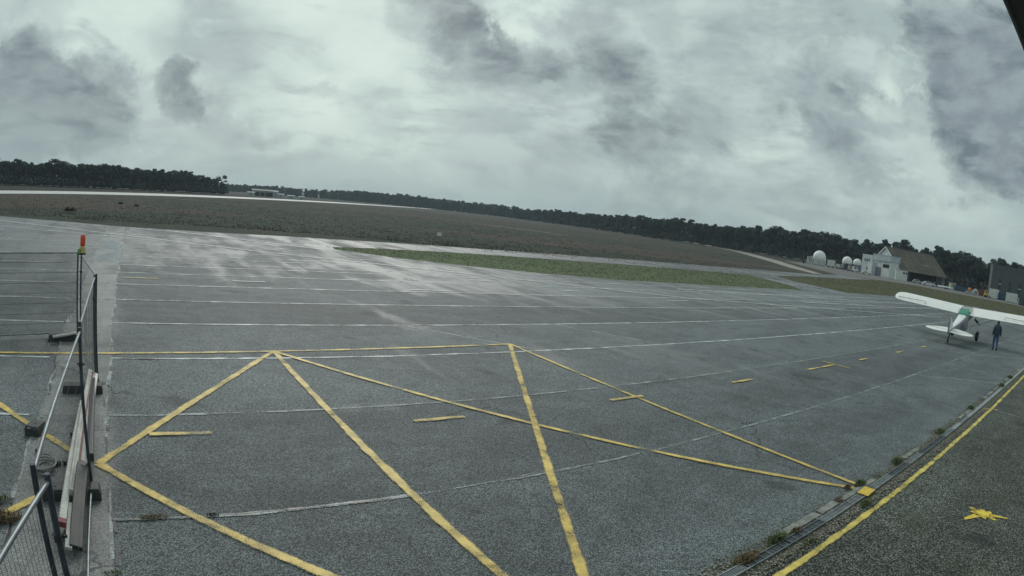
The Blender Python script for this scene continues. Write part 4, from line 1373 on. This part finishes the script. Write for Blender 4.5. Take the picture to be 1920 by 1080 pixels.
an_ = site('annexe', 1687, 262, math.radians(40), 'white flat-roofed annexe with pale blue fascia before the hangar gable', 'building')
def apart(b, n, m, **kw):
    return b.build(n, m, an_, **kw)
X0 = -5.0
apart(MB().box((X0 / 2 - .4, 6.4, 3.2), (-X0 - .4, 12.2, 6.4)), 'wall', M_WALLW)
blk = apart(MB().box((X0 / 2 - .7, 16.4, 4.0), (-X0 + .4, 7.6, 8.0)), 'stair_block', mat('pale_grey_render', (0.46, 0.51, 0.53), 0.8, 0, 0.12, 0.6))
apart(MB().box((X0 / 2 - .55, 6.3, 7.4), (-X0 + .4, 12.6, 2.3)), 'fascia', M_WALLG)
apart(MB().box((X0 / 2 - .4, 6.3, 8.62), (-X0 + .9, 12.9, .16)), 'roof', M_WALLG)
fx = X0 - .92
for y in (17.9, 16.4, 14.9):
    w_ = apart(MB().box((fx, y, 5.75), (.10, 1.05, 1.3)), 'window', M_WALLW)
    MB().box((fx - .06, y, 5.75), (.05, .85, 1.1)).build('pane', M_WGLASS, w_)
w_ = apart(MB().box((fx, 15.4, 2.3), (.10, 2.0, 1.5)), 'window', M_WALLW)
MB().box((fx - .06, 15.4, 2.3), (.05, 1.7, 1.2)).build('pane', M_WGLASS, w_)
fx = X0 - .22
apart(MB().box((fx, 8.6, 1.8), (.08, 4.6, 3.6)), 'grey_door', M_DOORG)
apart(MB().box((fx, 3.3, 4.4), (.08, 4.6, 1.4)), 'opening_shade_panel', M_DARK)  # solid panel on the wall, the opening's shade put into its colour
for y in (1.6, 2.75, 3.9, 5.05):
    apart(MB().box((fx - .02, y, 1.85), (.08, 1.08, 3.6)), 'door_leaf', M_CONTW)
apart(MB().box((X0 - .3, .45, 2.9), (.3, .5, 5.8)), 'pillar', M_WALLW)
apart(MB().box((X0 - .3, 12.0, 2.9), (.3, .5, 5.8)), 'pillar', M_WALLW)
apart(MB().box((X0 - 1.4, 11.8, 2.6), (2.2, 3.0, 5.2)), 'porch', M_WALLW)


def hut(name, px, dist, yaw, w_, d_, h_, wall, roofm, label, cat='hut', wins=()):
    o = site(name, px, dist, yaw, label, cat)
    MB().box((0, d_ / 2, h_ / 2), (w_, d_, h_)).build('wall', wall, o)
    MB().box((0, d_ / 2, h_ + .08), (w_ + .3, d_ + .3, .16)).build('roof', roofm, o)
    for (x, z, ww, wh) in wins:
        f_ = MB().box((x, -.03, z), (ww, .06, wh)).build('window', M_WALLG, o)
        MB().box((x, -.075, z), (ww * .84, .03, wh * .82)).build('pane', M_WGLASS, f_)
    return o


hut('cabin', 1691.5, 250, math.radians(6), 4.9, 2.6, 3.7, M_CONTW, M_CONTW, 'white cabin with two small dark windows at the hangar corner', 'cabin', ((.9, 2.9, 1.0, .8), (-.9 + 2.9, 2.9, .8, .8)))


def container(px, dist, yaw, w_, h_, d_, m, label, name='shipping_container', z=0.0, ribs=9, group=None):
    o = site(name, px, dist, yaw, label, 'container', group)
    o.location.z += z
    MB().box((0, d_ / 2, h_ / 2), (w_, d_, h_)).build('shell', m, o)
    for i_ in range(ribs):
        x = -w_ / 2 + w_ * (i_ + .5) / ribs
        MB().box((x, -.03, h_ / 2), (w_ / ribs * .5, .06, h_ * .9)).build('rib', m, o)
    MB().box((0, d_ / 2, .06), (w_ + .06, d_ + .06, .12)).build('base_frame', M_DARK, o)
    MB().box((0, d_ / 2, h_ + .0), (w_ + .06, d_ + .06, .12)).build('top_frame', m, o)
    return o


container(1862.5, 222, math.radians(-12), 2.7, 3.1, 5.5, M_CONTW, 'upright white container left of the blue one, before the dark green building', ribs=4)
container(1879, 226, 0, 3.6, 2.3, 2.4, M_CONTB, 'blue container between the two white ones', ribs=6)
container(1898, 216, math.radians(-6), 4.2, 2.9, 2.4, M_CONTW, 'white container at the right edge beside the small dark hut', ribs=7)
container(1803, 246, math.radians(8), 5.4, 1.7, 2.4, M_CONTB, 'low blue container to the right of the hangar', ribs=8)
hut('equipment_cabin', 1789, 256, math.radians(25), 2.4, 2.2, 2.6, M_TAN, M_DARK, 'small beige cabin just past the right end of the hangar', 'cabin', ((0, 1.7, .9, .7),))
# small hut, right edge
h_ = site('garden_hut', 1921, 200, math.radians(0), 'small dark hut with pitched roof at the right edge', 'hut')
MB().box((0, 1.5, 1.15), (3.6, 3.0, 2.3)).build('wall', mat('hut_wall', (.075, .08, .105), .8), h_)
r_ = MB()
r_.loft([[(-2.1, -.4, 2.25), (0, -.4, 3.3), (2.1, -.4, 2.25), (2.1, -.4, 2.12), (0, -.4, 3.15), (-2.1, -.4, 2.12)], [(-2.1, 3.4, 2.25), (0, 3.4, 3.3), (2.1, 3.4, 2.25), (2.1, 3.4, 2.12), (0, 3.4, 3.15), (-2.1, 3.4, 2.12)]])
r_.build('roof', M_DARK, h_)
MB().box((-1.72, -.04, 1.1), (.2, .1, 2.2)).build('corner_post', M_WALLW, h_)
MB().box((.4, -.03, 1.0), (1.0, .06, 2.0)).build('door', M_BLUEW, h_)

# dark green block
gb = site('industrial_building', 1857, 275, math.radians(4), 'tall dark grey-green building with narrow vertical windows at the right edge', 'building')
GH = 12.6
MB().box((15, 8, GH / 2), (30, 16, GH)).build('wall', M_GREENB, gb)
MB().box((15, 8, GH + .1), (30.3, 16.3, .35)).build('roof', mat('parapet', (.10, .115, .115), .7), gb)
for i_ in range(15):
    MB().box((1 + 2 * i_, -.04, GH / 2), (.08, .08, GH - .4)).build('cladding_rib', M_GREENB, gb)
for x, z0, z1 in ((4.2, 1.4, 7.6), (9.0, 1.2, 7.0), (13.9, 1.2, 6.8)):
    f_ = MB().box((x, -.05, (z0 + z1) / 2), (1.45, .1, z1 - z0)).build('window', M_GREENB, gb)
    for q in range(3):
        zz_ = z0 + (z1 - z0) * (q + .5) / 3
        MB().box((x, -.12, zz_), (1.2, .04, (z1 - z0) / 3 * .88)).build('pane', M_WGLASS, f_)
    if x != 9.0:
        MB().box((x, -.16, z0 + (z1 - z0) * .66), (1.1, .05, .35)).build('blind', M_CONTW, f_)
MB().box((1.5, .8, GH + .6), (1.2, 1.2, .9)).build('roof_vent', M_GREENB, gb)


# domes
def dome(px, dist, r, zc, wall_r, label):
    o = site('radar_dome', px, dist, 0, label, 'dome', 'white domes')
    n_ = 20
    prof = [(r * math.cos(t), zc + r * math.sin(t)) for t in [math.radians(-22 + 112 * k_ / 9) for k_ in range(10)]]
    prof[-1] = (.02, zc + r)
    MB().lathe((0, 0, 0), prof, n_).build('dome_shell', M_DOME, o, True)
    MB().lathe((0, 0, 0), [(wall_r, 0), (wall_r, zc - r * .30), (wall_r * .9, zc - r * .28)], n_).build('base_ring', M_DOORG, o)
    for k_ in range(8):
        t = math.pi * 2 * k_ / 8
        pts = [((r + .015) * math.cos(p_) * math.cos(t), (r + .015) * math.cos(p_) * math.sin(t), zc + (r + .015) * math.sin(p_)) for p_ in [math.radians(-20 + 108 * q / 8) for q in range(9)]]
        MB().path(pts, .025, 4).build('seam', M_CONTW, o)
    return o


dome(1536.5, 296, 3.15, 3.5, 3.0, 'largest white dome, leftmost of the three')
dome(1588.5, 292, 2.45, 3.5, 2.3, 'middle one of the three white domes')
dome(1607.5, 288, 2.05, 3.6, 1.95, 'rightmost white dome, next to the white building')

# white panel fences and trailers in front of the domes
for (px, w_, h_, n_, yaw, lab) in ((1516, 1.4, 3.2, 2, -.5, 'narrow white panel screen at the far left of the domes'), (1522, 1.5, 3.5, 3, .0, 'white slatted screen left of the largest dome'),
                                   (1532.5, 2.5, 3.3, 5, .05, 'white slatted screen in front of the largest dome'), (1544, 2.9, 3.4, 5, .1, 'white slatted screen right of the largest dome')):
    o = site('slatted_screen', px, 280, yaw, lab, 'screen', 'white screens by the domes')
    for i_ in range(n_):
        MB().box((-w_ / 2 + w_ * (i_ + .5) / n_, 0, h_ / 2 + .3), (w_ / n_ * .55, .1, h_ - .4)).build('slat', M_CONTW, o)
    for z in (.5, h_ - .1):
        MB().box((0, .09, z), (w_, .07, .14)).build('rail', M_CONTW, o)


def trailer(px, dist, w_, h_, m, label, yaw=0.0):
    o = site('box_trailer', px, dist, yaw, label, 'trailer')
    MB().box((0, 1.1, .65 + h_ / 2), (w_, 2.2, h_)).build('box', m, o, bevel=.05)
    for i_ in range(5):
        MB().box((-w_ / 2 + w_ * (i_ + .5) / 5, -.02, .65 + h_ / 2), (.06, .05, h_ * .92)).build('side_rib', M_CARS, o)
    for x in (-w_ * .28, w_ * .28):
        MB().tube((x, 0, .36), (x, .25, .36), .36, None, 14).build('wheel', M_TYRE, o)
    MB().box((0, 1.1, .55), (w_ * .95, 1.8, .18)).build('chassis', M_BLK, o)
    return o


trailer(1559.5, 276, 3.5, 2.6, M_CONTW, 'white box trailer right of the white screens')
trailer(1572.5, 276, 2.0, 1.4, M_CONTW, 'small white trailer between the box trailer and the dark van')
trailer(1580.5, 275, 1.5, 1.5, M_TAN, 'little beige trailer beside the dark van')


def car(px, dist, yaw, L, H, W, m, label, kind='car', van=False, cab=None):
    o = site(kind, px, dist, yaw, label, kind)
    prof = ([(-L / 2, .35), (-L / 2, H * .55), (-L / 2 + .1, H * .96), (-L / 2 + .3, H), (L * .18, H), (L * .32, H * .62), (L / 2 - .05, H * .52), (L / 2, .35)] if van else
            [(-L / 2, .35), (-L / 2 + .02, H * .60), (-L * .40, H * .66), (-L * .28, H * .97), (L * .04, H), (L * .20, H * .68), (L * .44, H * .58), (L / 2, H * .45), (L / 2, .35)])
    MB().loft([[(x, 0, z) for x, z in prof], [(x, W, z) for x, z in prof]]).build('body', m, o, bevel=.06)
    for y in (-.012, W + .012):
        gl = MB()
        gl.poly([(-L * .34, y, H * .67), (-L * .26, y, H * .92), (L * .02, y, H * .94), (L * .15, y, H * .67)] if not van else [(-L * .1, y, H * .62), (-L * .1, y, H * .92), (L * .16, y, H * .92), (L * .26, y, H * .62)])
        gl.build('side_glass', M_WGLASS, o)
    for x in (-L * .31, L * .31):
        w__ = MB().tube((x, -.02, .33), (x, W + .02, .33), .33, None, 14).build('wheel', M_TYRE, o)
        MB().tube((x, -.03, .33), (x, W + .03, .33), .18, None, 10).build('rim', M_CARS, w__)
    for x, mm in ((L / 2 - .02, M_CARW), (-L / 2 + .02, M_RUST)):
        for y in (.15, W - .15):
            MB().box((x, y, H * .47), (.08, .25, .16)).build('headlight' if x > 0 else 'tail_light', mm, o)
    if cab:
        MB().box((-L * .18, W / 2, H + .25), (L * .5, W * .9, .5)).build('roof_box', cab, o, bevel=.04)
    return o


car(1588.5, 268, .1, 2.4, 2.9, 1.9, mat('van_violet', (.05, .048, .075), .4), 'dark violet van below the middle dome', 'van', True)
car(1597, 266, .2, 2.3, 2.1, 1.8, M_TAN, 'sand-coloured pickup between the dark van and the red vehicle', 'van', True)
car(1604.5, 264, -.1, 2.9, 2.2, 1.8, M_CARW, 'white vehicle with red roof box in front of the right dome', 'van', True, M_RUST)
car(1627, 255, .1, 4.0, 1.1, 1.7, M_CARW, 'low white car in front of the white annexe')
car(1722.5, 246, .15, 4.2, 1.55, 1.7, M_CARS, 'silver car parked under the hangar eave, left of the white one')
car(1744, 240, .15, 5.4, 1.55, 1.8, M_CARW, 'white car parked under the hangar eave')
car(1757.5, 242, .2, 3.0, 1.7, 1.7, mat('car_dark', (.03, .032, .04), .3), 'dark car at the right end of the hangar eave')

# glider trailer: long low white tube
gt = site('glider_trailer', 1774, 236, .12, 'long low white glider trailer right of the parked cars', 'trailer')
MB().loft([[(x, y_ * r_, .55 + z_ * r_) for y_, z_ in [(math.cos(2 * math.pi * k_ / 8) * .5, math.sin(2 * math.pi * k_ / 8) * .4) for k_ in range(8)]] for x, r_ in ((-3.2, .35), (-2.6, .9), (1.2, 1.0), (3.0, .7), (3.3, .3))]).build('shell', M_CARW, gt, True)
for x in (.1, .9):
    MB().tube((x, -.62, .3), (x, .62, .3), .3, None, 12).build('wheel', M_TYRE, gt)
# yard clutter right of the hangar
ml = site('mixer_drum', 1820, 232, 0, 'round orange drum standing left of the white arched tent', 'drum')
MB().lathe((0, 0, 0), [(.3, .3), (.75, .8), (.85, 1.3), (.6, 1.9), (.3, 2.1)], 14).build('drum', M_ORANGE, ml, True)
MB().box((0, 0, .2), (1.2, 1.0, .4)).build('stand', M_BLK, ml)
tn = site('arched_tent', 1830.5, 230, 0, 'white arched tent between the orange drum and the rusty skip', 'tent')
rings = []
for y in (0, 2.6):
    rings.append([(1.35 * math.cos(t), y, .1 + 2.0 * math.sin(t)) for t in [math.pi * k_ / 10 for k_ in range(11)]])
MB().loft(rings).build('canvas', M_CARW, tn, True)
MB().box((.25, -.03, .6), (1.1, .05, 1.1)).build('opening', M_DARK, tn)  # flat panel, inner shade of the tent painted near-black
sk_ = site('rusty_skip', 1842, 228, 0, 'rusty red skip between the white tent and the yellow machine', 'skip')
MB().loft([[(-.85, 0, .1), (.85, 0, .1), (.85, 2, .1), (-.85, 2, .1)], [(-1.05, -.2, 2.2), (1.05, -.2, 2.2), (1.05, 2.2, 2.2), (-1.05, 2.2, 2.2)]]).build('hull', M_RUST, sk_)
for x in (-.5, 0, .5):
    MB().box((x, -.16, 1.1), (.1, .12, 1.9)).build('rib', M_RUST, sk_)
for (px, dd, ww, lab) in ((1819, 225, 2.9, 'pale concrete slab pile in front of the orange drum'), (1830, 222, 2.6, 'pale concrete slab pile in front of the white tent')):
    s_ = site('slab_pile', px, dd, .1, lab, 'slabs')
    for i_ in range(3):
        MB().box((.05 * i_, .5, .14 + .3 * i_), (ww - .2 * i_, 1.2, .26)).build('slab', mat('pale_slab', (.34, .35, .36), .8, 0, .2, 1.5), s_, bevel=.02)
ym = site('loader', 1851, 219, .2, 'small yellow loader left of the upright white container', 'loader')
MB().box((0, .6, .95), (1.1, 1.2, .9)).build('body', M_YEL, ym, bevel=.08)
MB().box((0, .6, 1.85), (.8, 1.0, .9)).build('cab', M_YEL, ym, bevel=.06)
MB().box((0, .08, 1.85), (.6, .03, .6)).build('window', M_WGLASS, ym)
for x in (-.4, .4):
    MB().tube((x, -.05, .4), (x, .3, .4), .4, None, 12).build('wheel', M_TYRE, ym)
MB().path([(.5, .2, 1.2), (1.0, 0, 1.3), (1.4, -.1, .5)], .09, 6).build('arm', M_YEL, ym)
MB().box((1.5, -.1, .3), (.5, .9, .5)).build('bucket', M_BLK, ym)
# slim mast left of the domes
ms = site('mast', 1507, 282, 0, 'slim grey mast left of the white domes', 'mast')
MB().tube((0, 0, 0), (0, 0, 5.8), .09, .05, 8).build('pole', M_STEELD, ms)
MB().box((0, 0, 5.4), (.9, .08, .08)).build('crossarm', M_STEELD, ms)
MB().box((.4, 0, .8), (.8, .6, 1.6)).build('cabinet', M_BLK, ms)

M_FARW = mat('far_white_wall', (0.34, 0.37, 0.38), 0.8, 0, 0.15, 0.5)
# distant white hangar beyond the runway
fh = site('airfield_building', 499, 540, .05, 'distant low white hangar with dark openings beyond the runway', 'building')
MB().box((-1, 6, 2.2), (22, 10, 4.4)).build('wall', M_FARW, fh)
ro2 = MB()
ro2.loft([[(-12.5, .4, 4.3), (10.5, .4, 4.3), (10.5, .4, 4.6), (-12.5, .4, 4.6)], [(-12.5, 6, 5.6), (10.5, 6, 5.6), (10.5, 6, 5.9), (-12.5, 6, 5.9)], [(-12.5, 11.6, 4.3), (10.5, 11.6, 4.3), (10.5, 11.6, 4.6), (-12.5, 11.6, 4.6)]])
ro2.build('roof', M_GREENB, fh)
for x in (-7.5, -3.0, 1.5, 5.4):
    MB().box((x, .95, 1.7), (4.0, .1, 3.3)).build('door', M_DARK, fh)  # open bays as flat panels, their inner shade painted near-black
for (px, dist, w_, h_, lab) in ((471, 535, 6.5, 2.4, 'distant low white shed left of the far hangar'), (517, 532, 4.5, 4.4, 'distant white gabled block right of the far hangar'), (527, 530, 5.5, 2.6, 'distant white shed next to the white gabled block'),
                                (546, 540, 6.5, 2.0, 'distant pale shed, third to the right of the far hangar'), (566, 550, 5.0, 1.8, 'distant pale shed, rightmost of the far group')):
    o = site('shed', px, dist, 0, lab, 'shed')
    MB().box((0, 2, h_ / 2), (w_, 4, h_)).build('wall', M_FARW, o)
    rr_ = MB()
    rr_.loft([[(-w_ / 2 - .2, -.2, h_), (w_ / 2 + .2, -.2, h_), (w_ / 2 + .2, -.2, h_ + .15), (-w_ / 2 - .2, -.2, h_ + .15)], [(-w_ / 2 - .2, 2, h_ + .7), (w_ / 2 + .2, 2, h_ + .7), (w_ / 2 + .2, 2, h_ + .85), (-w_ / 2 - .2, 2, h_ + .85)], [(-w_ / 2 - .2, 4.2, h_), (w_ / 2 + .2, 4.2, h_), (w_ / 2 + .2, 4.2, h_ + .15), (-w_ / 2 - .2, 4.2, h_ + .15)]])
    rr_.build('roof', M_FARW, o)
    MB().box((0, -.03, h_ * .42), (w_ * .3, .08, h_ * .8)).build('door', M_DOORG, o)
# small sign on the heath
sg = thing('airfield_sign', 'small pale marker board on two legs out on the heath', 'sign', at(823, 446, -.05), -.6)
MB().box((0, 0, .45), (.55, .05, .42)).build('board', M_CONTW, sg)
for x in (-.2, .2):
    MB().tube((x, 0, -.02), (x, 0, .25), .025, None, 6).build('leg', M_STEELD, sg)

# ================================================================== air: faint haze that greys the far treelines
hz = MB().box((450, 450, 30), (3100, 3100, 64))
ho = hz.build('haze', None)
hm = bpy.data.materials.new('haze_air')
hm.use_nodes = True
t = NT(hm.node_tree)
v = t.n('ShaderNodeVolumePrincipled', {'Color': (0.72, 0.88, 1.0, 1), 'Density': 0.00016, 'Anisotropy': 0.2})
t.n('ShaderNodeOutputMaterial', {'Volume': v.outputs[0]})
ho.data.materials.clear()
ho.data.materials.append(hm)
tag(ho, 'thin haze over the airfield', 'haze', None, 'stuff')
